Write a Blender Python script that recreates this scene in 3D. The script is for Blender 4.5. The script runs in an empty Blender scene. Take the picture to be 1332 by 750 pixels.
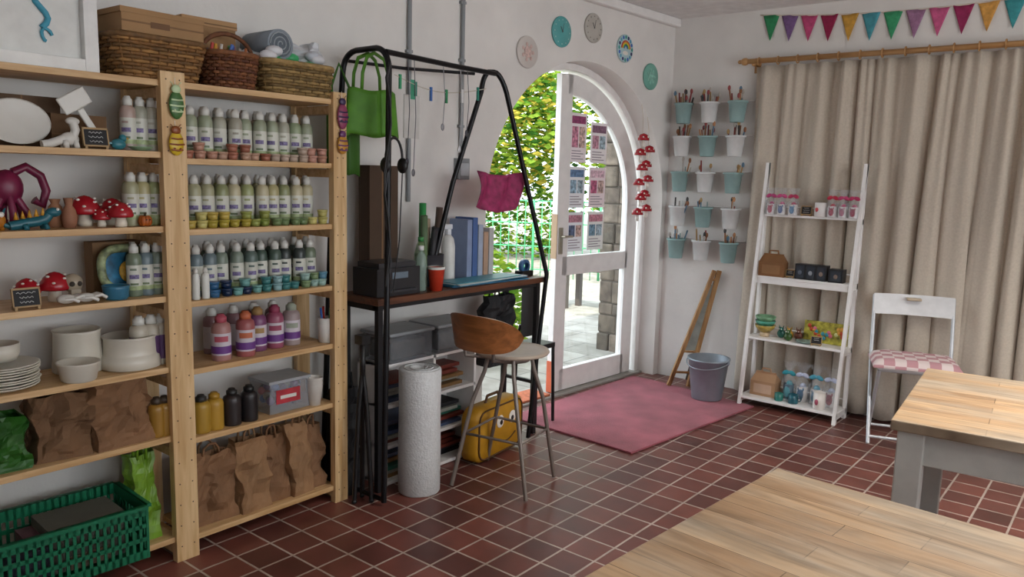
import bpy, math, random
from mathutils import Vector, Matrix, noise
random.seed(7)
pi=math.pi
# ------------------------------------------------------------------ colour / materials
def lin(h):
    h=h.lstrip('#'); o=[]
    for i in (0,2,4):
        c=int(h[i:i+2],16)/255.
        o.append(c/12.92 if c<=.04045 else ((c+.055)/1.055)**2.4)
    return (o[0],o[1],o[2],1.)
_m={}
def M(col,rough=.55,metal=0.,noise_=.06,ns=14.,bump=0.,bs=60.,trans=0.,alpha=1.,stretch=(1,1,1),emis=0,spec=.5,name=None,sheen=0):
    key=(col,rough,metal,noise_,ns,bump,bs,trans,alpha,stretch,emis,spec)
    if key in _m: return _m[key]
    m=bpy.data.materials.new(name or ('mat_'+col.strip('#'))); m.use_nodes=True
    nt=m.node_tree; N=nt.nodes; L=nt.links; b=N['Principled BSDF']
    c=lin(col)
    b.inputs['Roughness'].default_value=rough; b.inputs['Metallic'].default_value=metal
    b.inputs['Specular IOR Level'].default_value=spec
    if trans: b.inputs['Transmission Weight'].default_value=trans
    if alpha<1: b.inputs['Alpha'].default_value=alpha
    if sheen: b.inputs['Sheen Weight'].default_value=sheen
    tc=N.new('ShaderNodeTexCoord'); mp=N.new('ShaderNodeMapping'); mp.inputs['Scale'].default_value=stretch
    L.new(tc.outputs['Object'],mp.inputs['Vector'])
    if noise_>0:
        n=N.new('ShaderNodeTexNoise'); n.inputs['Scale'].default_value=ns; n.inputs['Detail'].default_value=4
        L.new(mp.outputs[0],n.inputs['Vector'])
        r=N.new('ShaderNodeValToRGB'); r.color_ramp.elements[0].position=.3; r.color_ramp.elements[1].position=.7
        r.color_ramp.elements[0].color=tuple([max(0,v*(1-noise_*1.6)) for v in c[:3]])+(1,)
        r.color_ramp.elements[1].color=tuple([min(1,v*(1+noise_)) for v in c[:3]])+(1,)
        L.new(n.outputs['Fac'],r.inputs['Fac']); L.new(r.outputs['Color'],b.inputs['Base Color'])
    else: b.inputs['Base Color'].default_value=c
    if bump:
        n2=N.new('ShaderNodeTexNoise'); n2.inputs['Scale'].default_value=bs; n2.inputs['Detail'].default_value=5
        L.new(mp.outputs[0],n2.inputs['Vector'])
        bp=N.new('ShaderNodeBump'); bp.inputs['Strength'].default_value=bump; bp.inputs['Distance'].default_value=.01
        L.new(n2.outputs['Fac'],bp.inputs['Height']); L.new(bp.outputs[0],b.inputs['Normal'])
    if emis:
        b.inputs['Emission Color'].default_value=c; b.inputs['Emission Strength'].default_value=emis
    _m[key]=m; return m
def wood(col,dark,name,axis='y',rough=.5,scale=10):
    m=bpy.data.materials.new(name); m.use_nodes=True; nt=m.node_tree;N=nt.nodes;L=nt.links;b=N['Principled BSDF']
    tc=N.new('ShaderNodeTexCoord'); mp=N.new('ShaderNodeMapping')
    s={'x':(.08,1,1),'y':(1,.08,1),'z':(1,1,.08)}[axis]; mp.inputs['Scale'].default_value=s
    L.new(tc.outputs['Object'],mp.inputs['Vector'])
    n=N.new('ShaderNodeTexNoise'); n.inputs['Scale'].default_value=scale*4; n.inputs['Detail'].default_value=6; n.inputs['Distortion'].default_value=.6
    L.new(mp.outputs[0],n.inputs['Vector'])
    r=N.new('ShaderNodeValToRGB'); r.color_ramp.elements[0].position=.32; r.color_ramp.elements[1].position=.68
    r.color_ramp.elements[0].color=lin(dark); r.color_ramp.elements[1].color=lin(col)
    L.new(n.outputs['Fac'],r.inputs['Fac']); L.new(r.outputs[0],b.inputs['Base Color'])
    b.inputs['Roughness'].default_value=rough
    return m
def grid_mat(name,c1,c2,mortar,w,h,ms,offset=.5,rough=.4,grain=None,bump=.3,patch=None):
    m=bpy.data.materials.new(name); m.use_nodes=True; nt=m.node_tree;N=nt.nodes;L=nt.links;b=N['Principled BSDF']
    tc=N.new('ShaderNodeTexCoord'); mp=N.new('ShaderNodeMapping')
    L.new(tc.outputs['Object'],mp.inputs['Vector'])
    br=N.new('ShaderNodeTexBrick'); br.inputs['Scale'].default_value=1; br.offset=offset; br.squash=1
    br.inputs['Color1'].default_value=lin(c1); br.inputs['Color2'].default_value=lin(c2); br.inputs['Mortar'].default_value=lin(mortar)
    br.inputs['Brick Width'].default_value=w; br.inputs['Row Height'].default_value=h; br.inputs['Mortar Size'].default_value=ms
    br.inputs['Mortar Smooth'].default_value=.3
    L.new(mp.outputs[0],br.inputs['Vector'])
    mx=N.new('ShaderNodeMixRGB'); mx.blend_type='MULTIPLY'; mx.inputs[0].default_value=1
    n=N.new('ShaderNodeTexNoise'); n.inputs['Detail'].default_value=6
    mp2=N.new('ShaderNodeMapping'); L.new(tc.outputs['Object'],mp2.inputs['Vector'])
    if grain: mp2.inputs['Scale'].default_value=grain; n.inputs['Scale'].default_value=9; n.inputs['Distortion'].default_value=1.2
    else: n.inputs['Scale'].default_value=5
    L.new(mp2.outputs[0],n.inputs['Vector'])
    r=N.new('ShaderNodeValToRGB'); r.color_ramp.elements[0].position=.3; r.color_ramp.elements[1].position=.62
    lo=.58 if grain else .62
    r.color_ramp.elements[0].color=(lo,lo*.96,lo*.92,1); r.color_ramp.elements[1].color=(1,1,1,1)
    L.new(n.outputs['Fac'],r.inputs['Fac'])
    src=br.outputs['Color']
    if patch:
        n3=N.new('ShaderNodeTexNoise'); n3.inputs['Scale'].default_value=3.2; n3.inputs['Detail'].default_value=5
        mp3=N.new('ShaderNodeMapping'); mp3.inputs['Scale'].default_value=(.6,2.2,1); L.new(tc.outputs['Object'],mp3.inputs['Vector']); L.new(mp3.outputs[0],n3.inputs['Vector'])
        r3=N.new('ShaderNodeValToRGB'); r3.color_ramp.elements[0].position=.42; r3.color_ramp.elements[1].position=.62; L.new(n3.outputs['Fac'],r3.inputs['Fac'])
        m3=N.new('ShaderNodeMixRGB'); m3.inputs[2].default_value=lin(patch); L.new(r3.outputs[0],m3.inputs[0]); L.new(src,m3.inputs[1]); src=m3.outputs[0]
    L.new(src,mx.inputs[1]); L.new(r.outputs[0],mx.inputs[2]); L.new(mx.outputs[0],b.inputs['Base Color'])
    mr=N.new('ShaderNodeMapRange'); mr.inputs['To Min'].default_value=rough-.08; mr.inputs['To Max'].default_value=rough+.14
    L.new(n.outputs['Fac'],mr.inputs['Value']); L.new(mr.outputs[0],b.inputs['Roughness'])
    bp=N.new('ShaderNodeBump'); bp.inputs['Strength'].default_value=bump; bp.inputs['Distance'].default_value=.004; bp.invert=True
    L.new(br.outputs['Fac'],bp.inputs['Height']); L.new(bp.outputs[0],b.inputs['Normal'])
    return m
def glassmat():
    m=bpy.data.materials.new('clear_glass'); m.use_nodes=True; nt=m.node_tree;N=nt.nodes;L=nt.links
    out=N['Material Output']; N.remove(N['Principled BSDF'])
    t=N.new('ShaderNodeBsdfTransparent'); t.inputs[0].default_value=(.93,.96,.97,1); g=N.new('ShaderNodeBsdfGlossy'); g.inputs['Roughness'].default_value=.03
    f=N.new('ShaderNodeFresnel'); f.inputs[0].default_value=1.45; mx=N.new('ShaderNodeMixShader')
    L.new(f.outputs[0],mx.inputs[0]);L.new(t.outputs[0],mx.inputs[1]);L.new(g.outputs[0],mx.inputs[2]);L.new(mx.outputs[0],out.inputs[0]); return m
GLASS=glassmat()
def leafmat(name,c,tr):
    m=bpy.data.materials.new(name); m.use_nodes=True; nt=m.node_tree;N=nt.nodes;L=nt.links
    out=N['Material Output']; N.remove(N['Principled BSDF'])
    a=N.new('ShaderNodeBsdfDiffuse'); b=N.new('ShaderNodeBsdfTranslucent'); a.inputs[0].default_value=lin(c); b.inputs[0].default_value=lin(tr)
    mx=N.new('ShaderNodeMixShader'); mx.inputs[0].default_value=.4
    L.new(a.outputs[0],mx.inputs[1]);L.new(b.outputs[0],mx.inputs[2]);L.new(mx.outputs[0],out.inputs[0]); return m

# ------------------------------------------------------------------ mesh builder
class MB:
    def __init__(s,name,loc=(0,0,0),rz=0.,rot=None):
        s.name=name;s.v=[];s.f=[];s.fm=[];s.fs=[];s.mats=[];s.loc=loc
        s.rot=rot if rot else (0,0,rz); s.T=Matrix.Identity(4)
    def mi(s,m):
        if m not in s.mats: s.mats.append(m)
        return s.mats.index(m)
    def add(s,vs,fs,m,smooth=False):
        o=len(s.v); T=s.T
        s.v+= [tuple(T@Vector(p)) for p in vs]; k=s.mi(m)
        for f in fs: s.f.append([i+o for i in f]); s.fm.append(k); s.fs.append(smooth)
    def box(s,a,b,m,R=None):
        x0,y0,z0=a;x1,y1,z1=b
        vs=[(x0,y0,z0),(x1,y0,z0),(x1,y1,z0),(x0,y1,z0),(x0,y0,z1),(x1,y0,z1),(x1,y1,z1),(x0,y1,z1)]
        if R is not None:
            c=Vector(((x0+x1)/2,(y0+y1)/2,(z0+z1)/2)); vs=[tuple(c+R@(Vector(p)-c)) for p in vs]
        s.add(vs,[(0,3,2,1),(4,5,6,7),(0,1,5,4),(1,2,6,5),(2,3,7,6),(3,0,4,7)],m)
    def lathe(s,o,prof,m,seg=20,R=None,capb=True,capt=True,mats=None,sx=1,sy=1):
        o=Vector(o);vs=[];n=len(prof)
        for (r,z) in prof:
            for i in range(seg):
                a=2*pi*i/seg; p=Vector((r*sx*math.cos(a),r*sy*math.sin(a),z))
                if R is not None: p=R@p
                vs.append(tuple(o+p))
        base=len(s.v); 
        for j in range(n-1):
            fs=[(j*seg+i,j*seg+(i+1)%seg,(j+1)*seg+(i+1)%seg,(j+1)*seg+i) for i in range(seg)]
            mm=mats[j] if mats else m
            if j==0: s.add(vs,fs,mm,True)
            else:
                k=s.mi(mm)
                for f in fs: s.f.append([i+base for i in f]); s.fm.append(k); s.fs.append(True)
        if capb: s.f.append([base+i for i in range(seg)][::-1]); s.fm.append(s.mi(mats[0] if mats else m)); s.fs.append(False)
        if capt: s.f.append([base+(n-1)*seg+i for i in range(seg)]); s.fm.append(s.mi(mats[-1] if mats else m)); s.fs.append(False)
    def cyl(s,p0,p1,r0,m,r1=None,seg=14):
        p0=Vector(p0);p1=Vector(p1);d=p1-p0; R=d.to_track_quat('Z','Y').to_matrix()
        s.lathe(p0,[(r0,0),(r0 if r1 is None else r1,d.length)],m,seg,R)
    def ball(s,c,r,m,seg=14,rings=9,R=None):
        if not hasattr(r,'__len__'): r=(r,r,r)
        vs=[];fs=[]
        for j in range(rings+1):
            t=pi*j/rings
            for i in range(seg):
                a=2*pi*i/seg; p=Vector((r[0]*math.sin(t)*math.cos(a),r[1]*math.sin(t)*math.sin(a),r[2]*math.cos(t)))
                if R is not None:p=R@p
                vs.append(tuple(Vector(c)+p))
        for j in range(rings):
            for i in range(seg): fs.append((j*seg+i,(j+1)*seg+i,(j+1)*seg+(i+1)%seg,j*seg+(i+1)%seg))
        s.add(vs,fs,m,True)
    def tube(s,pts,r,m,seg=8,closed=False,flat=None):
        P=[Vector(p) for p in pts]; n=len(P); vs=[];fs=[]; up=None
        for i in range(n):
            if closed: d=P[(i+1)%n]-P[i-1]
            else: d=P[min(i+1,n-1)]-P[max(i-1,0)]
            if d.length<1e-9: d=Vector((0,0,1))
            d.normalize()
            if up is None: up=Vector((0,0,1)) if abs(d.z)<.9 else Vector((1,0,0))
            a=d.cross(up)
            if a.length<1e-4: a=d.cross(Vector((0,1,0)))
            a.normalize(); b=a.cross(d).normalized(); up=b
            for k in range(seg):
                t=2*pi*k/seg; ra=r; rb=r*(flat or 1)
                vs.append(tuple(P[i]+a*math.cos(t)*ra+b*math.sin(t)*rb))
        for i in range(n if closed else n-1):
            j=(i+1)%n
            for k in range(seg): fs.append((i*seg+k,i*seg+(k+1)%seg,j*seg+(k+1)%seg,j*seg+k))
        s.add(vs,fs,m,True)
        if not closed:
            s.add(vs[:seg],[tuple(range(seg))],m); s.add(vs[-seg:],[tuple(range(seg))[::-1]],m)
    def sheet(s,fn,nu,nv,m,smooth=True):
        vs=[tuple(fn(i/nu,j/nv)) for j in range(nv+1) for i in range(nu+1)]
        fs=[(j*(nu+1)+i,j*(nu+1)+i+1,(j+1)*(nu+1)+i+1,(j+1)*(nu+1)+i) for j in range(nv) for i in range(nu)]
        s.add(vs,fs,m,smooth)
    def prism(s,poly,d,m,Mx=None):
        n=len(poly); vs=[(p[0],p[1],0) for p in poly]+[(p[0],p[1],d) for p in poly]
        if Mx is not None: vs=[tuple(Mx@Vector(p)) for p in vs]
        s.add(vs,[tuple(range(n))[::-1],tuple(range(n,2*n))]+[(i,(i+1)%n,n+(i+1)%n,n+i) for i in range(n)],m)
    def done(s,bevel=0,solid=0,sub=0):
        me=bpy.data.meshes.new(s.name+'_mesh'); me.from_pydata(s.v,[],s.f)
        for m in s.mats: me.materials.append(m)
        me.polygons.foreach_set('material_index',s.fm); me.polygons.foreach_set('use_smooth',s.fs); me.update()
        o=bpy.data.objects.new(s.name,me); bpy.context.scene.collection.objects.link(o)
        o.location=s.loc; o.rotation_euler=s.rot
        if solid:
            q=o.modifiers.new('solid','SOLIDIFY'); q.thickness=solid; q.offset=0
        if bevel:
            q=o.modifiers.new('bevel','BEVEL'); q.width=bevel; q.segments=2; q.limit_method='ANGLE'; q.angle_limit=.7
        return o
# ---- left wall frame (rotated ~3.6 deg from the shelving)
C=Vector((-.09,.14,0)); t_=Vector((.0621,.9981,0)); n_=Vector((.9981,-.0621,0))
WALLROT=math.atan2(t_.y,t_.x)-pi/2
def LW(name): return MB(name,loc=tuple(C),rz=WALLROT)
def Rz(a): return Matrix.Rotation(a,3,'Z')
def Ry(a): return Matrix.Rotation(a,3,'Y')
def Rx(a): return Matrix.Rotation(a,3,'X')
# ------------------------------------------------------------------ room shell
H=2.66
plaster=M('#e3e0dc',.85,noise_=.05,ns=3,bump=.2,bs=18,name='white_plaster')
white=M('#eceae8',.4,noise_=.03,name='white_gloss')
tile=grid_mat('quarry_tiles','#7d483e','#5c3530','#b3a398',.152,.152,.0055,offset=0,rough=.36,bump=.5)
mb=MB('floor'); mb.box((-.42,-8,-.1),(5.3,.4,0),tile); mb.done()
mb=MB('ceiling'); mb.box((-.9,-8.2,H),(5.5,.5,H+.12),M('#e8e7e6',.9,name='ceiling_paint')); mb.done()
mb=MB('wall_back'); mb.box((-.9,-8.2,0),(5.5,-8,H),plaster); mb.done()
mb=MB('wall_curtain_side'); mb.box((-.1,.14,0),(5.5,.44,H),plaster); mb.done()
mb=MB('wall_right')
for a,b in (((5.3,-8,0),(5.5,.14,.9)),((5.3,-8,2.3),(5.5,.14,H)),((5.3,-8,.9),(5.5,-6.2,2.3)),((5.3,-1.2,.9),(5.5,.14,2.3)),((5.3,-3.9,.9),(5.5,-3.5,2.3))): mb.box(a,b,plaster)
mb.done()
SC,ZC,R0=-1.0,1.3,.94
mb=LW('wall_left'); TH=-.36
mb.box((TH,-8.2,0),(0,SC-R0,H),plaster)
mb.box((TH,SC+R0,0),(0,.05,H),plaster)
N_=48
A=[(SC+R0*math.cos(pi-pi*i/N_),ZC+R0*math.sin(pi-pi*i/N_)) for i in range(N_+1)]
vs=[];fs=[]
for (s,z) in A: vs+=[(0,s,z),(0,s,H),(TH,s,z),(TH,s,H)]
for i in range(N_):
    a=i*4;b=a+4
    fs+=[(a,b,b+1,a+1),(a+2,a+3,b+3,b+2)]
mb.add(vs,fs,plaster)
mb.add(vs,[(i*4,i*4+2,i*4+6,i*4+4) for i in range(N_)],plaster,True)
mb.done()
mb=LW('trim_cornice'); mb.box((0,-3,H-.06),(.05,.0,H),white); mb.done(.01)
mb=LW('door_frame')
def ringseg(mb,sc,zc,r1,r2,a0,a1,x0,x1,m,n=32):
    vs=[];fs=[]
    for i in range(n+1):
        a=a0+(a1-a0)*i/n
        for r in (r1,r2):
            for x in (x0,x1): vs.append((x,sc+r*math.cos(a),zc+r*math.sin(a)))
    for i in range(n):
        k=i*4;q=k+4
        fs+=[(k,k+1,q+1,q),(k+2,q+2,q+3,k+3),(k,q,q+2,k+2),(k+1,k+3,q+3,q+1)]
    fs+=[(0,2,3,1),(n*4,n*4+1,n*4+3,n*4+2)]
    mb.add(vs,fs,m)
ringseg(mb,SC,ZC,.94,.895,0,pi,-.24,-.14,white)
mb.box((-.24,SC+.895,0),(-.14,SC+.94,ZC),white); mb.box((-.24,SC-.94,0),(-.14,SC-.895,ZC),white)
mb.box((-.36,SC-.94,-.02),(-.1,SC+.94,.015),M('#9a9690',.6))
mb.done(.004)
mb=LW('door_1')
x0,x1=-.2,-.155; sc=-1.03; R=.875
ringseg(mb,sc,ZC,R,R-.13,0,pi/2,x0,x1,white)
mb.box((x0,sc-.07,.02),(x1,sc+.05,ZC+R-.005),white)
mb.box((x0,sc+R-.13,.02),(x1,sc+R,ZC),white)
mb.box((x0,sc,.02),(x1,sc+R-.1,.17),white); mb.box((x0,sc,.83),(x1,sc+R-.1,.96),white)
pg=[(sc+.03,.1),(sc+R-.08,.1),(sc+R-.08,ZC)]+[(sc+(R-.08)*math.cos(a*pi/24),ZC+(R-.08)*math.sin(a*pi/24)) for a in range(1,12)]+[(sc+.03,ZC+R-.08)]
mb.add([(-.178,a,b) for a,b in pg],[tuple(range(len(pg)))],GLASS)
mb.box((x0,sc-.077,.02),(x1+.004,sc-.069,.24),M('#c8603c',.6)); mb.box((x0,sc-.075,.95),(x1+.004,sc-.069,1.25),M('#b89a78',.5))
mb.box((x1,sc-.05,.98),(x1+.008,sc-.01,1.16),M('#b9b4a4',.3,.8)); mb.tube([(x1,sc-.03,1.1),(x1+.04,sc-.03,1.1),(x1+.04,sc+.05,1.1)],.008,M('#b9b4a4',.3,.8))
mb.done(.004)
pc=[('#f3eaee','#d890a8','#9c4a76'),('#eef0f4','#9ab8cc','#6b8ab0'),('#eef2f7','#5c6a88','#c28a9a'),('#f4f1f2','#d8a0b2','#8d6a80'),('#f2e6ea','#c86d90','#e8c4d2'),('#eef1ee','#7b9fb4','#c88a9a')]
k=0
for (s0,s1) in ((-.97,-.79),(-.74,-.55)):
    for (z0,z1) in ((1.6,1.93),(1.29,1.57),(.99,1.26)):
        a,b,c=pc[k%6]; k+=1
        if s1>-.6: z1-=.05 if z0>1.5 else 0
        mb=LW('poster'); mb.box((-.176,s0,z0),(-.174,s1,z1),M(a,.6,noise_=0))
        w=s1-s0
        mb.box((-.174,s0+.015,z1-.07),(-.1735,s1-.015,z1-.02),M(c,.6,noise_=.3,ns=60))
        mb.box((-.174,s0+.02,z0+.1),(-.1735,s0+w*.48,z1-.09),M(b,.6,noise_=.5,ns=40)); mb.box((-.174,s0+w*.54,z0+.1),(-.1735,s1-.02,z1-.09),M('#d9b9b0' if k%2 else '#b0c8d4',.6,noise_=.5,ns=50))
        for q in range(4): mb.box((-.174,s0+.02,z0+.02+q*.018),(-.1735,s1-.03-(q%2)*.03,z0+.026+q*.018),M('#9a939c',.6,noise_=0))
        mb.done()
# ------------------------------------------------------------------ outside
mb=MB('ground_outside'); mb.box((-25,-6,-.12),(-.44,25,-.03),grid_mat('paving','#a8a49c','#97948c','#7c7974',.6,.4,.008,rough=.8)); mb.done()
lg=[leafmat('leaf_a','#7c9a3a','#a0b03c'),leafmat('leaf_b','#4d782c','#789a34'),leafmat('leaf_c','#b8a84a','#d0bc50'),leafmat('leaf_d','#305522','#4c722c')]
def foliage(name,blobs,n,size,bark=True,mats=lg):
    mb=MB(name)
    for b in range(n):
        c,r=random.choice(blobs)
        while True:
            p=Vector([random.uniform(-1,1) for _ in range(3)])
            if .45<p.length<1: break
        p=Vector((c[0]+p.x*r[0],c[1]+p.y*r[1],c[2]+p.z*r[2]))
        if p.z<0: continue
        R=Matrix.Rotation(random.uniform(0,6.3),3,'Z')@Matrix.Rotation(random.uniform(0,3.1),3,'X'); s=size*random.uniform(.6,1.3)
        q=[p+R@Vector(v) for v in ((-s,0,0),(0,-s*.5,0),(s,0,0),(0,s*.5,s*.2))]
        mb.add(q,[(0,1,2,3)],random.choice(mats))
    if bark:
        for c,r in blobs[::2]:
            mb.cyl((c[0],c[1],-.05),(c[0]+.1,c[1],c[2]),.12,M('#4c4034',.9),r1=.06,seg=8)
    return mb.done()
foliage('tree',[((-7.5,5.5,3.5),(1.9,1.9,2.2)),((-5.6,7.2,3.2),(1.9,1.8,2.4)),((-9,3.2,3.3),(2.2,2,2.4)),((-6.5,5.8,2.4),(1.5,1.5,1.2))],16000,.085,mats=[lg[0],lg[1],lg[2],lg[0],lg[3]])
foliage('tree',[((-3.6,9.2,3.6),(1.8,1.9,2.6)),((-1.5,10.5,3.4),(1.8,1.6,2.6)),((-5,9.5,5.2),(2,2,2))],13000,.1,mats=[lg[1],lg[3],lg[0]])
foliage('hedge',[((-6.6,6.6,.6),(1.1,1.1,.9)),((-4.6,8.2,.6),(1.3,1.1,.9)),((-8.2,5,.6),(1.2,1.1,.9)),((-2.6,9.2,.6),(1.5,1,.9))],8000,.065,bark=False,mats=[lg[1],lg[3],lg[0]])
foliage('garden_shrub',[((-1.5,-.35,.35),(.35,.45,.55))],900,.055,bark=False,mats=[lg[0],lg[1]])
gm=M('#3f9a66',.5,name='green_fence_paint'); mb=MB('mesh_fence')
a=Vector((-6.2,3.2,0)); b=Vector((-2.9,5.0,0)); n=30
for i in range(n+1):
    p=a.lerp(b,i/n); mb.cyl((p.x,p.y,-.03),(p.x,p.y,1.15),.02 if i%8==0 else .007,gm,seg=6)
for z in (.1,.45,.8,1.13): mb.cyl((a.x,a.y,z),(b.x,b.y,z),.010,gm,seg=6)
mb.done()
mb=MB('stone_pillar')
z=-.05
while z<2.9:
    h=random.uniform(.1,.2)
    xs=-1.0
    while xs<-.72:
        w=random.uniform(.1,.2); mb.box((xs+.004,.66+random.uniform(-.015,.015),z+.004),(min(xs+w,-.68)-.004,1.0,z+h-.004),M(random.choice(['#74685c','#7d7064','#5c534a','#6c6056']),.9,noise_=.35,ns=9,bump=.6,bs=14)); xs+=w
    z+=h
mb.box((-.99,.68,-.05),(-.69,.98,2.9),M('#5a524a',.95)); mb.done(.014)
mb=MB('outdoor_bench'); bw=M('#4c443e',.7)
for i in range(3): mb.box((-2.6,2.2+i*.13,.44),(-1.2,2.31+i*.13,.47),bw)
for x in (-2.5,-1.3): mb.box((x,2.22,-.03),(x+.06,2.28,.44),bw); mb.box((x,2.5,-.03),(x+.06,2.56,.44),bw)
mb.done()
# ------------------------------------------------------------------ shelving
pine=wood('#d8b586','#b88f5c','pine_y','y'); pinez=wood('#dfbf90','#c09864','pine_z','z')
mb=MB('shelving_unit')
XF,XB=.02,-.25
LR=[1.80,1.53,1.27,1.0,.74,.47,.08]; LL=[1.80,1.55,1.285,1.03,.765,.50,.10]
for z in LR: mb.box((XB,-3.74,z-.022),(XF,-3.06,z),pine)
for z in LL: mb.box((XB,-4.9,z-.022),(XF,-3.81,z),pine)
dot=M('#5a4632',.7,noise_=0)
for (y0,y1) in ((-3.825,-3.735),(-3.075,-3.005),(-4.95,-4.88)):
    mb.box((.0,y0,0),(.035,y1,1.83),pinez); mb.box((XB-.02,y0,0),(XB+.01,y1,1.83),pinez)
    for z in LR: mb.box((XB,y0+.01,z-.06),(.0,y1-.01,z-.025),pine)
    if y0>-4:
        for i in range(22):
            z=.06+i*.083; mb.cyl((.034,y0+.02,z),(.0365,y0+.02,z),.0032,dot,seg=6)
            mb.cyl((.034,y1-.02,z),(.0365,y1-.02,z),.0032,dot,seg=6)
mb.done(.002)
def yR(p,x=-.08): return -3.725+(p-228)*.00351-(x+.08)*.7
def yL(p,x=-.08): return -4.325+(p+6)*.00249-(x+.08)*.42
capw=M('#d6d6d0',.4,noise_=0); labw=M('#d0d1c6',.5,noise_=.06); labp=M('#786c98',.5,noise_=.4,ns=120); labg=M('#aab988',.5,noise_=.2,ns=60)
def arcpatch(mb,x,y,z,r,a0,a1,z0,z1,m,n=6):
    mb.sheet(lambda u,v:(x+r*math.cos(a0+(a1-a0)*u),y+r*math.sin(a0+(a1-a0)*u),z+z0+(z1-z0)*v),n,1,m)
def bottle(mb,x,y,z,col,h=.2,r=.03,cap=capw,label=True,lm=None):
    k=h/.2; c=M(col,.35,noise_=.03)
    mb.lathe((x,y,z),[(r*.95,0),(r,.006),(r,.025*k)],c,14,capt=False)
    a,b=.025*k,.12*k
    if label:
        L0=lm or labw
        mb.lathe((x,y,z),[(r*1.01,a),(r*1.01,a+.016*k),(r*1.01,b)],L0,14,capb=False,capt=False,mats=[labg if not lm else L0,L0,L0])
        if not lm:
            q=random.uniform(-.75,-.35)
            arcpatch(mb,x,y,z,r*1.03,q-.6,q+.6,.068*k,.084*k,labp); arcpatch(mb,x,y,z,r*1.03,q-.5,q+.5,.044*k,.052*k,M('#6a7a5a',.5)); arcpatch(mb,x,y,z,r*1.03,q-.5,q+.3,.1*k,.108*k,M(col,.5))
    else: mb.lathe((x,y,z),[(r,a),(r,b)],c,14,capb=False,capt=False)
    mb.lathe((x,y,z),[(r,b),(r,.14*k),(r*.9,.156*k),(r*.6,.165*k),(r*.48,.168*k)],c,14,capb=False)
    mb.lathe((x,y,z),[(r*.6,.165*k),(r*.6,.188*k),(r*.42,.192*k),(r*.36,.2*k)],cap,12)
def paintpot(mb,x,y,z,col,r=.021,h=.03):
    c=M(col,.35,noise_=.03); mb.lathe((x,y,z),[(r*.85,0),(r,h*.72)],c,12); mb.lathe((x,y,z),[(r*1.08,h*.72),(r*1.08,h)],M(col,.3,noise_=.05),12)
rowcols=[['#a39f90','#b5b2a2','#98a088','#b09a90','#a8a898','#92a080'],['#b0a87c','#bcb494','#a6a484','#98a070','#8a9068','#b4ac8c'],['#6a7a80','#7a877a','#5a6c66','#46584e','#343c3a','#73806c']]
for k,(z,cols,pots) in enumerate(((1.53,rowcols[0],['#b78a76','#a36a56','#b99680','#98604c','#b4a090','#c09080']),(1.27,rowcols[1],['#c8bf76','#bda650','#a8983c','#90984e','#7c8a40','#6f8458','#b9b26a']),(1.0,rowcols[2],['#5f90a8','#2f5f88','#182c4c','#6fa4a0','#8cb0b4','#3f7c7c','#789068','#99b8b0']))):
    mb=MB('paint_bottles')
    for i in range(10):
        y=yR(256+i*16.8)-.02; c=cols[int(i/10*len(cols))%len(cols)] if k==2 else random.choice(cols)
        bottle(mb,-.09+random.uniform(-.012,.01),y+random.uniform(-.004,.004),z,c,.2,.0275)
    for i in range(9): bottle(mb,-.17,yR(262+i*17,-.17)-.01,z,random.choice(cols),.205,.0275)
    mb.done()
    mb=MB('paint_pots')
    for i in range(14):
        y=-3.70+i*.0465+random.uniform(-.005,.005)
        c=pots[int(i/14*len(pots))] ; n=random.choice([1,2,2] if k else [1,1,2])
        if i<2 and k==2: continue
        for q in range(n): paintpot(mb,-.022+random.uniform(-.008,.004),y,z+q*.031,random.choice([c,c,pots[(int(i/14*len(pots))+1)%len(pots)]]))
    mb.done()
    mb=MB('paint_bottles')
    for i in range(3): bottle(mb,-.06,yL(165+i*17),[1.55,1.285,1.03][k]+.0,random.choice(cols),.19,.027)
    for i in range(3): bottle(mb,-.13,yL(168+i*17,-.13),[1.55,1.285,1.03][k],random.choice(cols),.19,.027)
    mb.done()
mb=MB('glitter_glue_bottles')
for y in (-3.69,-3.65): bottle(mb,-.015,y,1.0,'#d8dad4',.12,.015,label=False)
mb.done()
mb=MB('glaze_bottles')
for i,(p,c,cp) in enumerate(((272,'#a87a76','#b05060'),(303,'#a05a5a','#c06a48'),(328,'#7c4a70','#a08050'),(352,'#985068','#94405a'),(376,'#a09090','#98a090'))):
    xx=-.05 if i in(0,1) else -.1
    bottle(mb,xx,yR(p,-.08),.74,c,.185,.038,cap=M(cp,.5),lm=M('#cec6ce',.5))
    mb.lathe((xx,yR(p,-.08),.74),[(.0393,.03),(.0393,.06)],M('#6a3a86',.5),14,capb=False,capt=False)
    arcpatch(mb,xx,yR(p,-.08),.74,.0395,-1.2,.2,.078,.1,M(cp,.5))
for p in (262,290,318,345): bottle(mb,-.18,yR(p,-.18),.74,'#8a6a70',.19,.034,lm=M('#bfb8bc',.5))
for p in (168,186,202): bottle(mb,-.06,yL(p),.765,'#c0b8a8',.19,.034,lm=M('#5a3a6a',.5))
mb.done()
mb=MB('pen_pot',loc=(-.04,yR(425,-.04),.74)); mb.lathe((0,0,0),[(.036,0),(.04,.11),(.036,.11),(.034,.01)],M('#e6e4de',.4),20,capt=False)
for i,c in enumerate(('#3c9a4a','#e6e6e6','#d04848','#3a6ac0')): a=i*1.5; mb.cyl((.012*math.cos(a),.012*math.sin(a),.01),(.028*math.cos(a),.028*math.sin(a),.155),.005,M(c,.4),seg=8)
mb.done()
mb=MB('food_colouring_bottles')
for p,c,cp in ((252,'#a88430','#2a2a2a'),(268,'#b08830','#a88028'),(290,'#2c2626','#222222'),(312,'#1f1c1e','#191919')): bottle(mb,-.03,yR(p,-.03),.47,c,.15,.036,cap=M(cp,.4),label=False)
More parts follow.
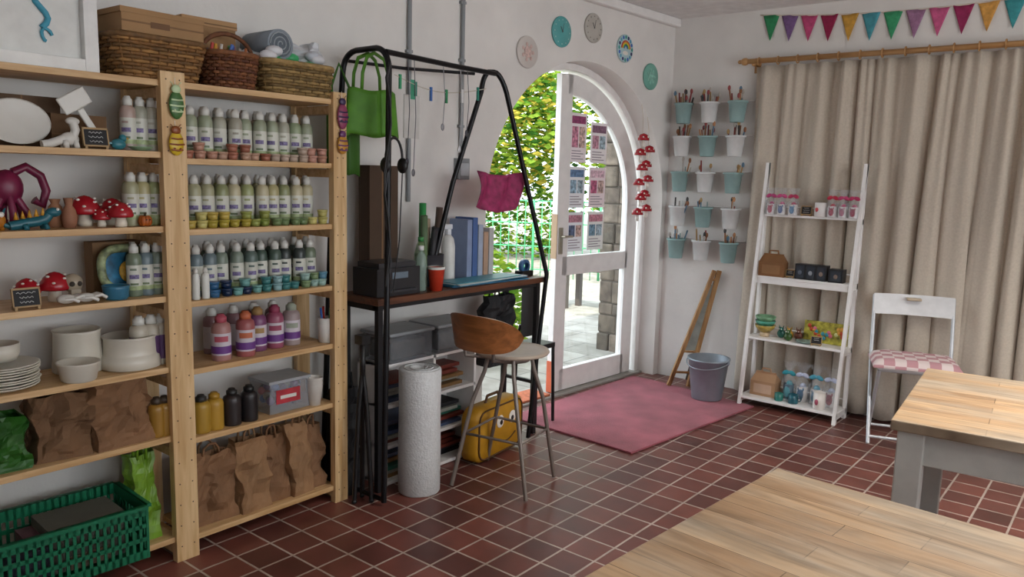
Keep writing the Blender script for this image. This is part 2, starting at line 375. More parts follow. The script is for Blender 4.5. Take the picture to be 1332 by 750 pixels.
for p in (200,212): bottle(mb,-.02,yL(p,-.02)-.02,.50,'#98702a',.15,.03,cap=M('#40352a',.4),label=False)
mb.done()
clear=M('#b9bec6',.15,alpha=.4,noise_=0,name='clear_plastic')
mb=MB('plastic_tub',loc=(-.09,yR(355,-.09),.47))
mb.box((-.08,-.1,0),(.07,.1,.13),clear); mb.box((-.085,-.105,.13),(.075,.105,.142),M('#a0a4a8',.3)); mb.box((.071,-.07,.04),(.073,.05,.1),M('#b8303c',.5,noise_=.2)); mb.box((.0731,-.05,.06),(.0735,.03,.075),capw)
for i in range(34): mb.ball((random.uniform(-.06,.05),random.uniform(-.085,.085),.02+random.uniform(0,.09)),.018,M(random.choice(['#b04a4a','#5a7ab0','#a09080','#6a4a7a','#3a3a40']),.5),8,5)
mb.done(.003)
mb=MB('paper_cups',loc=(-.02,yR(405,-.02),.47))
for q in range(3): mb.lathe((0,0,q*.018),[(.026,0),(.037,.088),(.039,.09),(.036,.088)],M('#e4e0d8',.5),18,capt=False)
mb.done()
kraft=M('#94704e',.8,noise_=.12,ns=8,bump=.4,bs=30,name='kraft_paper')
kraft2=M('#74553a',.85,noise_=.15,ns=8,bump=.4,bs=30)
kraft3=M('#846042',.8,noise_=.12,ns=8,bump=.4,bs=30)
def bag(name,loc,w,d,h,m,seed=0,rz=0,handles=True,jit=.012,pinch=.35,hm=None):
    mb=MB(name,loc=loc,rz=rz)
    def fn(u,v):
        a=u*4; k=int(a)%4; f=a-int(a)
        c=[(-1,-1),(1,-1),(1,1),(-1,1)]; p=c[k]; q=c[(k+1)%4]
        x=(p[0]+(q[0]-p[0])*f)*w/2; y=(p[1]+(q[1]-p[1])*f)*d/2
        if u>=1: x=-w/2;y=-d/2
        y*= 1-(1-pinch)*v**1.3; z=v*h
        n=noise.noise_vector(Vector((x*14+seed*7,y*14,z*14)))
        e=noise.noise_vector(Vector((x*35+seed*3,y*35,z*35)))
        s=jit*min(1,v*4+.2)
        return (x+n.x*s*1.5+e.x*s*.5,y+n.y*s*2.2+e.y*s,z+(n.z*s if v>.05 else 0))
    mb.sheet(fn,40,14,m,smooth=False)
    mb.box((-w/2,-d/2,0),(w/2,d/2,.004),m)
    if handles:
        for sy in (-1,1):
            y=sy*d/2*pinch*.8
            mb.tube([(-w*.2,y,h*.94),(-w*.17,y+sy*.005,h*1.1),(-w*.06,y+sy*.012,h*1.17),(w*.08,y+sy*.01,h*1.16),(w*.17,y,h*1.08),(w*.2,y,h*.94)],.004,hm or m,6)
    return mb.done(solid=.002)
for i,(y,w,h,r) in enumerate(((-3.61,.18,.27,1.5),(-3.45,.14,.30,1.6),(-3.33,.12,.28,1.5),(-3.22,.11,.31,1.65),(-3.125,.09,.28,1.55))):
    bag('paper_bag',(-.1+.02*(i%2),y,.08),w,.15,h,kraft if i%2 else kraft3,i,r,pinch=.3,jit=.016)
bag('paper_bag',(-.09,-4.17,.50),.18,.16,.22,kraft2,11,1.4,handles=False,pinch=.5,jit=.02)
bag('paper_bag',(-.07,-3.98,.50),.21,.15,.24,kraft3,12,1.62,handles=False,pinch=.45,jit=.018)
bag('carrier_bag',(-.1,-4.37,.50),.17,.17,.17,M('#255a18',.5,noise_=.2),13,1.5,handles=False,jit=.02)
bag('carrier_bag',(-.10,-3.89,.10),.09,.14,.32,M('#76a02c',.4,noise_=.15),14,1.5,jit=.013,hm=M('#76a02c',.4))
def crate(name,loc,w,d,h,m,rz=0):
    mb=MB(name,loc=loc,rz=rz); t=.008
    mb.box((-w/2,-d/2,0),(w/2,d/2,t),m)
    for sx,(L_,axis) in enumerate(((w,0),(w,0),(d,1),(d,1))):
        sg=-1 if sx%2 else 1
        def put(a0,a1,z0,z1):
            if axis==0: mb.box((a0,sg*d/2-t/2,z0),(a1,sg*d/2+t/2,z1),m)
            else: mb.box((sg*w/2-t/2,a0,z0),(sg*w/2+t/2,a1,z1),m)
        for z0,z1 in ((0,.03),(.065,.08),(.115,.13),(h-.04,h)): put(-L_/2,L_/2,z0,z1)
        n=int(L_/.024)
        for i in range(n+1):
            a=-L_/2+i*L_/n; put(a-.005,a+.005,0,h)
        if axis==0: mb.box((-L_/2,sg*(d/2+.008)-.01,h-.012),(L_/2,sg*(d/2+.008)+.01,h),m)
        else: mb.box((sg*(w/2+.008)-.01,-L_/2,h-.012),(sg*(w/2+.008)+.01,L_/2,h),m)
    return mb
mb=crate('plastic_crate',(-.05,-4.2,.102),.28,.48,.2,M('#0c6a48',.4,name='green_plastic'),rz=-.05)
for i in range(8): mb.box((random.uniform(-.1,0),random.uniform(-.2,.1),.02),(random.uniform(.02,.1),random.uniform(.12,.2),.05+i*.018),M(random.choice(['#6a4a52','#5a5a50','#3a3a48','#7a6a58']),.7))
mb.done()
# ---- top-of-shelf items
def rr(w,d,r,n):
    pts=[]
    for cx,cy,a0 in ((w/2-r,d/2-r,0),(-w/2+r,d/2-r,pi/2),(-w/2+r,-d/2+r,pi),(w/2-r,-d/2+r,1.5*pi)):
        for i in range(6): a=a0+pi/2*i/5; pts.append((cx+r*math.cos(a),cy+r*math.sin(a)))
    P=[];L=[0]
    for i in range(len(pts)): q=pts[(i+1)%len(pts)];L.append(L[-1]+math.dist(pts[i],q))
    for k in range(n):
        s=L[-1]*k/n; j=max(i for i in range(len(pts)) if L[i]<=s+1e-9); f=(s-L[j])/(L[j+1]-L[j]+1e-9); a=pts[j];b=pts[(j+1)%len(pts)]
        P.append((a[0]+(b[0]-a[0])*f,a[1]+(b[1]-a[1])*f))
    return P
def basket(name,loc,w,d,h,cols,rz=0,taper=.82,round_=.05,handle=False,rows=None):
    mb=MB(name,loc=loc,rz=rz); rows=rows or int(h/.0115); n=64
    ms=[M(c,.7,noise_=.25,ns=50) for c in cols]
    for j in range(rows+1):
        f=j/rows; k=taper+(1-taper)*f; z=.008+h*f; last=j==rows
        P=rr(w*k,d*k,round_*k,n); pts=[]
        for i,(x,y) in enumerate(P):
            l=math.hypot(x,y); o=.006*math.cos(pi*(i/2)+pi*j)if not last else 0
            pts.append((x+x/l*o,y+y/l*o,z))
        mb.tube(pts,.0066 if not last else .011,ms[j%len(ms)],6,closed=True)
    mb.prism(rr(w*taper,d*taper,round_*taper,24),.008,ms[0])
    for i,(x,y) in enumerate(rr(w,d,round_,32)):
        mb.cyl((x*taper,y*taper,0),(x,y,h),.0035,ms[0],seg=5)
    if handle: mb.tube([(0+.0,-d/2*math.cos(pi*i/14),h+.09*math.sin(pi*i/14)) for i in range(15)],.009,ms[0],6)
    return mb
ZT=1.80
b1=basket('wicker_basket',(-.1,-3.80,ZT),.26,.34,.13,['#80592f','#99703f','#70502c']); b1.done()
card=M('#9f7c56',.85,noise_=.06,ns=6,name='cardboard'); cardd=M('#7d5f42',.85)
mb=MB('cardboard_box',loc=(-.1,-3.80,ZT+.15),rz=.03); mb.box((-.12,-.15,0),(.12,.15,.075),card); mb.box((.1201,-.15,.03),(.1205,.15,.036),cardd); mb.box((-.12,-.154,.06),(.122,.153,.078),card); mb.box((.1222,-.05,.02),(.1226,.02,.04),M('#6d5038',.8)); mb.done(.003)
b2=basket('wicker_basket',(-.07,-3.50,ZT),.19,.22,.12,['#6e4226','#80502e','#5e3420'],round_=.09,handle=True)
for i in range(16): b2.cyl((random.uniform(-.05,.05),-.07+i*.009,.03),(random.uniform(-.06,.06),-.08+i*.0105,.165),.006,M(random.choice(['#c8504a','#d8a040','#4a8a5a','#e0d8d0','#4a6ab0','#c8784a']),.5),seg=8)
b2.done()
mb=MB('cardboard_box',loc=(-.21,-3.51,ZT),rz=-.03); mb.box((-.035,-.11,0),(.035,.11,.27),card); mb.box((-.04,-.115,.245),(.04,.115,.275),M('#b08a62',.85)); mb.box((.0401,-.115,.253),(.0406,.115,.258),cardd); mb.done(.003)
mb=MB('fabric_roll',loc=(-.1,-3.28,ZT+.2))
mb.cyl((-.14,0,0),(.06,0,0),.06,M('#868f98',.8,noise_=.1),seg=24); mb.cyl((.0601,0,0),(.062,0,0),.05,M('#5e666e',.8),seg=24)
mb.tube([(.063,(.006+.0013*i)*math.cos(i*.45),(.006+.0013*i)*math.sin(i*.45)) for i in range(36)],.003,M('#9aa2a8',.8),5); mb.done()
b3=basket('wicker_basket',(-.09,-3.22,ZT),.24,.34,.115,['#82683c','#9c8050','#6d5834'],taper=.9)
for i in range(24): b3.ball((random.uniform(-.08,.08),random.uniform(-.15,.13),.12+random.uniform(0,.05)),(.03,.04,.022),M(random.choice(['#2f9a5a','#3fa868','#d8d8dc','#c8ccd4','#e8e8e8','#c8ccd4']),.35),8,6)
b3.done()
bag('ribbon_bag',(-.1,-3.13,ZT+.135),.14,.1,.09,M('#d8dade',.3,alpha=.8),21,1.4,handles=False,jit=.03)
mb=MB('shadow_box_frame',loc=(-.1,-4.16,ZT)); fr=M('#e6e5e2',.45)
for a,b in (((-.04,-.2,0),(.06,-.15,.36)),((-.04,.12,0),(.06,.165,.36)),((-.04,-.15,0),(.06,.12,.045)),((-.04,-.15,.31),(.06,.12,.36))): mb.box(a,b,fr)
mb.box((-.04,-.15,.045),(.03,.12,.31),M('#dcdcd8',.6))
sh=M('#3f97b0',.5); mb.T=Matrix.Translation((.055,.02,-.0)); mb.tube([(-.02,-.02+.02*math.sin(i*.8),.13+i*.016) for i in range(9)],.01,sh,8); mb.ball((-.02,.0,.275),(.01,.022,.014),sh); mb.tube([(-.02,-.01+.02*math.cos(i*.7)*(1-i*.1),.12+.02*math.sin(i*.7)-.01) for i in range(8)],.006,sh,6); mb.done(.003)
mb=MB('ceramic_figurine',loc=(-.0,-4.42,ZT)); mb.lathe((0,0,0),[(.03,0),(.035,.03),(.02,.07),(.026,.1)],M('#d6d0c8',.3),14); mb.ball((0,0,.12),.026,M('#6aa8b0',.3)); mb.cyl((0,.0,.09),(.03,.01,.09),.006,M('#4a6aa8',.4)); mb.done()
# ---- toadstools etc
red=M('#a81c28',.25,noise_=.05); wdot=M('#f0ece4',.4,noise_=0); cream=M('#e0d6c4',.5)
def toadstool(name,loc,s=1.,rz=0,cap=None):
    mb=MB(name,loc=loc,rz=rz); cap=cap or red
    mb.lathe((0,0,0),[(.022*s,0),(.024*s,.015*s),(.016*s,.05*s)],cream,14)
    mb.lathe((0,0,0),[(.014*s,.042*s),(.046*s,.04*s),(.05*s,.048*s),(.046*s,.065*s),(.034*s,.085*s),(.016*s,.098*s),(.001,.102*s)],cap,20,capt=False)
    for i in range(9):
        a=i*2.4; e=(.2+.75*((i*37)%9)/9); r=.047*s*math.cos(e*1.1); z=.05*s+.05*s*math.sin(e*1.25)
        mb.ball((r*math.cos(a),r*math.sin(a),z),(.006*s,.006*s,.004*s),wdot,8,5)
    return mb.done()
for (x,p,z,s) in ((-.11,104,1.285,1.05),(-.06,126,1.285,.62),(-.02,152,1.285,.85),(-.12,142,1.285,.95),(-.12,60,1.03,1.0),(-.12,25,1.03,.85)): toadstool('ceramic_toadstool',(x,yL(p,x),z),s,rz=p)
def pot(name,loc,prof,m,seg=20,extra=None):
    mb=MB(name,loc=loc); mb.lathe((0,0,0),prof,m,seg,capt=False)
    if extra: extra(mb)
    return mb.done()
terra=M('#98684f',.7)
pot('clay_vase',(-.05,yL(84,-.05),1.285),[(.018,0),(.026,.03),(.02,.06),(.011,.075),(.016,.1),(.011,.1),(.01,.06)],terra)
pot('clay_vase',(-.1,yL(66,-.1),1.285),[(.02,0),(.028,.03),(.02,.07),(.012,.08),(.018,.095),(.012,.095)],M('#a87858',.7))
mb=MB('ceramic_pumpkin',loc=(-.02,yL(186,-.02),1.285))
for i in range(8): a=i*pi/4; mb.ball((.013*math.cos(a),.013*math.sin(a),.019),(.012,.012,.019),M('#b05a20',.4),8,8)
mb.cyl((0,0,.034),(.003,0,.048),.004,M('#4a3a24',.6)); mb.ball((.026,-.006,.024),(.002,.003,.003),M('#201810',.5),6,4); mb.ball((.026,.006,.024),(.002,.003,.003),M('#201810',.5),6,4); mb.done()
mb=MB('dragon_ornament',loc=(-.03,yL(40,-.03),1.285)); dg=M('#1f5f6c',.35); dy=M('#c8902a',.4)
mb.tube([(0,-.07,.012),(.0,-.045,.016),(0,-.02,.022),(0,.01,.025),(0,.035,.032),(0,.05,.05)],.016,dg,10); mb.ball((.005,.06,.055),(.018,.024,.016),dg)
mb.tube([(0,-.07,.012),(.0,-.09,.02),(0,-.095,.04)],.008,dg)
for i in range(6): mb.lathe((0,-.05+i*.02,.033+.003*i),[(.008,0),(.001,.024)],dy,6)
for s in(-1,1):
    for y in (-.03,.03): mb.cyl((s*.014,y,.018),(s*.02,y+.005,0),.008,dg)
mb.ball((.02,.068,.065),.005,wdot,8,5); mb.done()
mb=MB('ceramic_monster',loc=(-.04,yL(-4,-.04),1.285)); o_=M('#b06e20',.35); mb.ball((0,0,.03),(.028,.03,.03),o_); mb.ball((.02,-.012,.05),.009,wdot,8,6); mb.ball((.02,.012,.05),.009,wdot,8,6)
for s in(-1,1): mb.cyl((.0,s*.015,.0),(0,s*.015,.015),.01,o_); mb.cyl((0,s*.02,.045),(0,s*.03,.07),.006,dg,r1=.002)
mb.done()
mb=MB('octopus_ornament',loc=(-.17,yL(18,-.15),1.285)); pk=M('#7a1f44',.4,noise_=.25)
mb.ball((0,-.02,.13),(.04,.05,.06),pk)
for i in range(6): a=i*1.05; mb.tube([(.025*math.cos(a),-.02+.025*math.sin(a),.1),(.045*math.cos(a),-.02+.055*math.sin(a),.05),(.045*math.cos(a),-.02+.06*math.sin(a),.014),(.035*math.cos(a),-.02+.08*math.sin(a),.02)],.012,pk,8)
mb.tube([(0,.0,.18),(0,.04,.2),(0,.085,.17),(0,.1,.12),(0,.085,.07),(0,.06,.09)],.015,pk,8); mb.done()
cer=M('#d2cfc8',.35,noise_=.02,name='bisque_ceramic')
mb=MB('oval_platter',loc=(-.1,yL(24,-.1),1.55+.077)); mb.lathe((0,0,0),[(.045,0),(.0735,.012),(.075,.016),(.07,.016),(.045,.006),(.001,.006)],cer,32,R=Ry(1.35),capt=False,sy=1.35); mb.done()
mb=MB('cardboard_box',loc=(-.15,yL(98,-.13),1.55)); mb.box((-.06,-.09,0),(.05,.09,.115),M('#6c5036',.85)); mb.box((.0501,-.09,.045),(.0505,.09,.05),cardd); mb.done(.002)
mb=MB('cardboard_box',loc=(-.2,yL(35,-.18),1.55)); mb.box((-.04,-.13,0),(.04,.1,.17),M('#5f4936',.85)); mb.box((.0401,-.02,.0),(.0405,-.015,.17),cardd); mb.done(.002)
mb=MB('wooden_plaque',loc=(-.06,yL(104,-.06),1.552)); mb.T=Matrix.Translation((-.0,0,.13))@Matrix.Rotation(.55,4,'X')
mb.box((-.004,-.05,-.0),(.006,.05,.06),cer); mb.box((-.004,-.012,-.14),(.006,.012,.0),cer); mb.done(.004)
mb=MB('ceramic_dinosaur',loc=(-.02,yL(88,-.03),1.55))
mb.tube([(0,-.085,.008),(0,-.06,.012),(0,-.035,.022),(0,-.01,.034),(0,.012,.036),(0,.02,.06),(0,.012,.085)],.014,cer,10); mb.ball((0,-.0,.03),(.018,.03,.022),cer); mb.ball((0,.012,.088),(.013,.022,.013),cer)
for s in(-1,1):
    for y in (-.018,.014): mb.cyl((s*.01,y,.025),(s*.013,y+.004,0),.009,cer)
mb.done()
def chalk(name,loc,w=.075,h=.055,rz=pi/2,n=3):
    mb=MB(name,loc=loc,rz=rz); e=M('#a88a60',.6); k=M('#1c1d20',.7,noise_=.1); w_=M('#c8c8c8',.8,noise_=0)
    mb.T=Matrix.Rotation(-.18,4,'X')
    mb.box((-w/2,-.003,.012),(w/2,.003,.012+h),k)
    for a,b in (((-w/2-.004,-.005,.008),(w/2+.004,.005,.013)),((-w/2-.004,-.005,.01+h),(w/2+.004,.005,.016+h)),((-w/2-.004,-.005,.008),(-w/2,.005,.014+h)),((w/2,-.005,.008),(w/2+.004,.005,.014+h))): mb.box(a,b,e)
    for i in range(n):
        z=.012+h*(.78-.27*i); L_=w*random.uniform(.25,.38)
        mb.tube([(-L_+2*L_*q/10,-.0036,z+.003*math.sin(q*2.2+i)) for q in range(11)],.0012,w_,4)
    mb.T=Matrix.Identity(4)
    mb.box((-w/2,-.004,.0),(-w/2+.008,.026,.012),e); mb.box((w/2-.008,-.004,.0),(w/2,.026,.012),e)
    mb.done()
chalk('chalkboard_sign',(.0,yL(124,0),1.55)); chalk('chalkboard_sign',(.0,yL(28,0),1.03))
mb=MB('ceramic_bird',loc=(-.03,yL(153,-.03),1.55)); tb=M('#357b88',.3); mb.ball((0,0,.02),(.017,.026,.019),tb); mb.ball((0,.016,.042),.013,tb); mb.cyl((0,.027,.042),(0,.038,.04),.004,dy,r1=.001); mb.box((-.006,-.05,.02),(.006,-.02,.026),tb); mb.done()
pot('trinket_dish',(-.02,yL(184,-.02),1.55),[(.02,0),(.04,.012),(.042,.015),(.038,.014),(.02,.004),(.001,.004)],M('#8fae8c',.3))
mb=MB('ceramic_hand',loc=(-.01,yL(88,-.01),1.03))
for j,(dx,dy_) in enumerate(((-.005,0),(.0,.06))):
    mb.ball((dx,dy_-.03,.02),(.022,.03,.016),cer)
    for i in range(4): mb.tube([(dx-.018+i*.012,dy_-.01,.022),(dx-.02+i*.013,dy_+.015,.028),(dx-.022+i*.014,dy_+.038-abs(i-1.5)*.005,.016)],.0058,cer,8)
    mb.tube([(dx+.02,dy_-.04,.02),(dx+.03,dy_-.02,.022),(dx+.032,dy_-.002,.012)],.0065,cer,8)
mb.done()
mb=MB('ceramic_skull',loc=(-.1,yL(90,-.06),1.03)); sk=M('#a89a86',.4); mb.ball((0,0,.06),(.03,.033,.033),sk); mb.box((-.0,-.016,.0),(.026,.016,.04),sk); mb.ball((.026,-.012,.06),(.008,.009,.009),M('#3a332c',.8)); mb.ball((.026,.012,.06),(.008,.009,.009),M('#3a332c',.8)); mb.done()
mb=MB('painted_picture_frame',loc=(-.1,yL(160,-.1),1.035)); 
mb.T=Matrix.Rotation(-.2,4,'Y')
ringpts=rr(.17,.15,.06,40)
mb.tube([(0,x,.092+y) for x,y in ringpts],.016,M('#8f9a72',.5,noise_=.6,ns=35),8,closed=True)
mb.add([(-.005,x*.95,.092+y*.95) for x,y in ringpts],[tuple(range(40))],M('#2878a0',.5,noise_=.4,ns=30))
mb.ball((.0,.01,.08),(.008,.035,.04),M('#e0b040',.5,noise_=.3,ns=50)); mb.done()
pot('blue_pot',(-.03,yL(146,0),1.03),[(.035,0),(.042,.01),(.044,.04),(.046,.05),(.04,.05),(.036,.01)],M('#35708c',.3))
mb=MB('cardboard_box',loc=(-.2,yL(150,-.18),1.03)); mb.box((-.04,-.1,0),(.03,.1,.19),M('#7a5c3e',.85)); mb.box((.0302,-.1,.09),(.0306,.1,.1),cardd); mb.done(.002)
bowlm=M('#d2ccbe',.3,noise_=.02)
pot('dog_bowl',(-.09,yL(160,-.08),.765),[(.09,0),(.105,.005),(.1,.045),(.094,.05),(.092,.056),(.09,.11),(.095,.118),(.086,.12),(.08,.06),(.001,.055)],bowlm,36)
pot('dog_bowl',(-.16,yL(100,-.14)-.03,.765),[(.08,0),(.085,.005),(.08,.06),(.075,.14),(.08,.15),(.071,.15),(.065,.1),(.001,.1)],bowlm,32)
pot('cereal_bowl',(-.02,yL(84,-.03)-.0,.765),[(.05,0),(.055,.004),(.066,.06),(.07,.066),(.064,.066),(.05,.02),(.001,.015)],bowlm,30)
mb=MB('plate_stack',loc=(-.09,-4.33,.765))
for i in range(9): mb.lathe((random.uniform(-.005,.005),random.uniform(-.005,.005),i*.0085),[(.07,0),(.105,.012),(.108,.015),(.1,.0155),(.07,.006),(.001,.006)],bowlm,32,capt=False)
mb.lathe((-.02,.0,.09),[(.05,0),(.06,.02),(.062,.055),(.056,.055),(.04,.01)],bowlm,24)
mb.done()
def bug(name,y,z,body,acc,h=.085):
    mb=MB(name,loc=(.046,y,z)); m=M(body,.35); a=M(acc,.35)
    mb.ball((0,0,0),(.009,.028,h/2),m); mb.ball((0,0,h*.55),(.008,.018,.016),a)
    for i in range(3): mb.tube([(.006,-.027+.006*abs(i-1),-.022+i*.02),(.0105,0,-.024+i*.02),(.006,.027-.006*abs(i-1),-.022+i*.02)],.0035,a,6)
    for s in(-1,1): mb.tube([(0,s*.008,h*.62),(0,s*.014,h*.75),(0,s*.02,h*.8)],.0015,a,4); mb.ball((.009,s*.011,-.02),(.003,.005,.006),a,6,5)
    mb.tube([(-.004,0,h*.6),(-.006,0,h*.95)],.001,wdot,4); mb.done()
bug('beetle_decoration',-3.775,1.715,'#3f6a34','#c0d4a8',.1); bug('ladybird_decoration',-3.78,1.58,'#d0b028','#8a4a20',.085)
bug('beetle_decoration',-3.035,1.73,'#8a3a5a','#3a2a50',.11); bug('ladybird_decoration',-3.035,1.61,'#c08a30','#6a3a6a',.08)
# ------------------------------------------------------------------ conduits
grey=M('#8f9396',.5,.3,name='grey_conduit'); 
mb=LW('electrical_conduit')
mb.cyl((.015,-2.16,1.58),(.015,-2.16,H),.011,grey); mb.box((.0,-2.2,1.47),(.045,-2.12,1.585),grey); mb.box((.045,-2.19,1.49),(.05,-2.13,1.56),M('#b0b4b8',.4)); 
mb.cyl((.015,-2.53,1.35),(.015,-2.53,H),.011,grey)
for z in (1.75,2.1,2.4): mb.box((0,-2.18,z),(.02,-2.14,z+.015),grey); mb.box((0,-2.55,z),(.02,-2.51,z+.015),grey)
mb.done(.002)
def disc(nm,s,z,c1,c2,kind):
    mb=LW(nm); R=Ry(pi/2); r=.092
    mb.lathe((.001,s,z),[(r*.97,0),(r,.004),(r,.01),(r*.96,.013),(.001,.012)],M(c1,.4,noise_=.04),36,R=R,capt=False)
    if kind=='clock':
        for i in range(12):
            a=i*pi/6; mb.box((.0135,s+.072*math.sin(a)-.004,z+.072*math.cos(a)-.004),(.0155,s+.072*math.sin(a)+.004,z+.072*math.cos(a)+.004),M(c2,.5))
        hd=M('#5a5a5a',.4); mb.tube([(.018,s,z),(.018,s-.02,z+.03)],.002,hd,5); mb.tube([(.019,s,z),(.019,s+.01,z+.05)],.0015,hd,5); mb.ball((.018,s,z),.004,hd,8,6)
    elif kind=='rainbow':
        for k,c in enumerate(('#c83a3a','#e09a30','#e0d040','#3f9a50','#3a6ac0')):
            mb.tube([(.014,s+(.05-k*.008)*math.cos(pi*i/14),z+.0+(.05-k*.008)*math.sin(pi*i/14)) for i in range(15)],.0042,M(c,.5),5)
        for i in range(16): a=i*pi/8; mb.ball((.0125,s+.075*math.cos(a),z+.075*math.sin(a)),(.003,.014,.014),M(['#3a9a90','#3a6ac0','#5aa0c0','#2a2a60'][i%4],.5),8,5)
        mb.ball((.013,s,z-.03),(.003,.035,.015),M('#ece8e0',.5),10,5)
    else:
        for i in range(7):
            a=i*.9; mb.ball((.0135,s+.045*math.cos(a),z+.045*math.sin(a)),(.003,.012,.012),M(c2,.5),8,5)
        mb.ball((.0135,s,z),(.003,.035,.035),M(c2,.5,noise_=.2,ns=60),12,6)
    mb.done()
disc('decorative_plate',-1.63,2.22,'#cfc8c2','#d4b8b0','x'); disc('wall_clock',-1.32,2.38,'#5aa8a8','#a8d0cc','clock'); disc('wall_clock',-1.0,2.45,'#b8b4ac','#8a867e','clock')
disc('decorative_plate',-.64,2.37,'#b0ccd0','#ffffff','rainbow'); disc('decorative_plate',-.31,2.22,'#74b0a0','#88c0b0','x')
for (s,z0,n) in ((-.41,2.02,6),(-.33,1.94,5)):
    mb=LW('toadstool_garland'); mb.tube([(.012,s,z0+.0),(.03,s,z0-.1),(.03,s,z0-.13*n-.1)],.0015,M('#c8b8a0',.8),4)
    for i in range(n):
        z=z0-.25-i*.105
        sx=s+.016*(-1)**i
        mb.lathe((.03,sx,z),[(.014,-.045),(.011,0)],wdot,10); mb.lathe((.03,sx,z),[(.042,0),(.04,.022),(.024,.042),(.001,.05)],red,14,capt=False)
        for q in range(6): a=q*1.05; mb.ball((.03+.036*math.cos(a),sx+.036*math.sin(a),z+.022),(.007,.007,.007),wdot,6,4)
    mb.done()
# ------------------------------------------------------------------ rug
mb=MB('rug'); rm=M('#a0525f',.95,noise_=.18,ns=5,bump=.6,bs=160,name='pink_rug',sheen=.15)
pg=[(-.20,-1.5),(-.12,-1.54),(.70,-1.58),(.84,-.22),(.0,-.1),(-.17,-.1)]
mb.prism(pg,.012,rm,Matrix.Translation((0,0,.001))); mb.done(.003)
mb=LW('doormat'); mb.box((-.3,-1.75,.016),(-.12,-1.15,.03),M('#b86a4a',.9,noise_=.2,ns=40)); mb.done(.003)
# ------------------------------------------------------------------ curtain wall side
lin_=M('#c0b5a6',.9,noise_=.05,ns=80,bump=.12,bs=250,name='linen_curtain',sheen=.15)
rodm=wood('#c49a68','#a87a48','rod_wood','x')
mb=MB('curtain_rail'); ZR=2.31
mb.cyl((.52,.05,ZR),(4.2,.05,ZR-.02),.017,rodm); mb.ball((.5,.05,ZR),(.03,.025,.025),rodm); mb.ball((.465,.05,ZR),(.016,.014,.014),rodm)
for x in (.56,2.3): mb.cyl((x,.14,ZR-.02),(x,.05,ZR-.02),.012,rodm); mb.box((x-.02,.125,ZR-.07),(x+.02,.14,ZR+.03),rodm)
for i in range(28):
    x=.6+i*.13; mb.tube([(x,.05+.026*math.cos(a*pi/8),ZR-.006+.026*math.sin(a*pi/8)) for a in range(16)],.004,rodm,6,closed=True)
mb.done()
def curtain(name,x0,x1,n,seed,y0=.05):
    mb=MB(name)
    def fn(u,v):
        ph=u*n*2*pi+1.3*math.sin(u*9+seed)+.8*math.sin(u*19+seed*2)+.5*math.sin(v*2.5+u*13)
        amp=(.028+.024*v)*(.75+.35*math.sin(u*17+seed))
        sn=math.sin(ph); sn=math.copysign(abs(sn)**.8,sn)
        y=y0+amp*sn+.008*math.sin(ph*2.3+seed+v*2)*(1.3-v)+.008*math.sin(v*5+u*24)
        x=x0+(x1-x0)*u+.026*math.cos(ph)*v+.012*math.sin(v*4+u*11)
        return (x,max(-.0 if x<1.45 else -.2,min(y,.125)),ZR-.035-v*(ZR-.035-.03)+(.0 if v<1 else .008*math.sin(ph)))
    mb.sheet(fn,int(n*34),24,lin_)
    return mb.done(solid=.003)
curtain('curtain',.57,1.93,9,1.3,.07); curtain('curtain',1.9,3.3,9,4.1,.06)
cols=['#2f8a5a','#7a5a8a','#c04a78','#98204c','#cc9a40','#4a9aa8','#3a9a6a','#9a7090','#c85a88','#982858','#d8a050','#3f9aa0','#b03a70']
mb=MB('bunting')
def bz(x): u=(x-.55)/1.6; return 2.625-.055*u-.035*math.sin(pi*min(1,u*1.0))
mb.tube([(.55+i*.05,.137,bz(.55+i*.05)) for i in range(40)],.004,M('#d8ccc0',.8),5)
for i,c in enumerate(cols):
    x=.63+i*.128; w=.056
    mb.sheet(lambda u,v:(x+(u*2-1)*w*(1-v)+.004*v,.134-.010*v-.004*math.sin(u*4+i)*(1-v),bz(x)-(.0 if v==0 else v*.17)),6,6,M(c,.85,noise_=.15,ns=40))
mb.done(solid=.0015)
tealp=M('#8aa8a6',.45); whp=M('#d4d6d5',.45); sg=['#b8845a','#a88858','#8a5a3a','#b8b0a8','#5a7a90','#8a3a3a','#3a3a3a']
mb=MB('pot_rail')
for z in (2.055,1.82,1.565,1.315,1.075): mb.cyl((-.03,.125,z),(.56,.125,z),.0035,white,seg=6)
for z in (2.055,1.82,1.565,1.315,1.075):
    for x in (-.02,.26,.55): mb.cyl((x,.125,z),(x,.14,z),.005,white,seg=6)
mb.done()
for r,z in enumerate((1.985,1.75,1.495,1.245,1.005)):
    for c_,x in enumerate((.055,.255,.465)):
        mb=MB('hanging_plant_pot',loc=(x,.058,z-.08),rz=random.uniform(-.3,.3)); m=tealp if (r+c_)%2==0 else whp
        mb.T=Matrix.Scale(1.35,4)
        mb.lathe((0,0,0),[(.034,0),(.036,.004),(.046,.096),(.052,.098),(.052,.108),(.046,.108),(.044,.1),(.032,.01)],m,22,capt=False)
        mb.tube([(0,.05,.108),(0,.05,.13),(0,.048,.135)],.003,m,6)
        nb=[10,9,3,4,7][r]
        for i in range(nb):
            a=random.uniform(0,6.28); d_=random.uniform(.2,1.15); h=random.uniform(.12,.175)
            mb.cyl((.02*math.cos(a),.02*math.sin(a),.02),(.055*d_*math.cos(a),.03*d_*math.sin(a),h),.0042,M(random.choice(sg),.5),seg=6)
            if i%2==0: mb.ball((.055*d_*math.cos(a),.03*d_*math.sin(a),h),(.008,.008,.014),M(random.choice(sg),.5),8,6)
        mb.done()
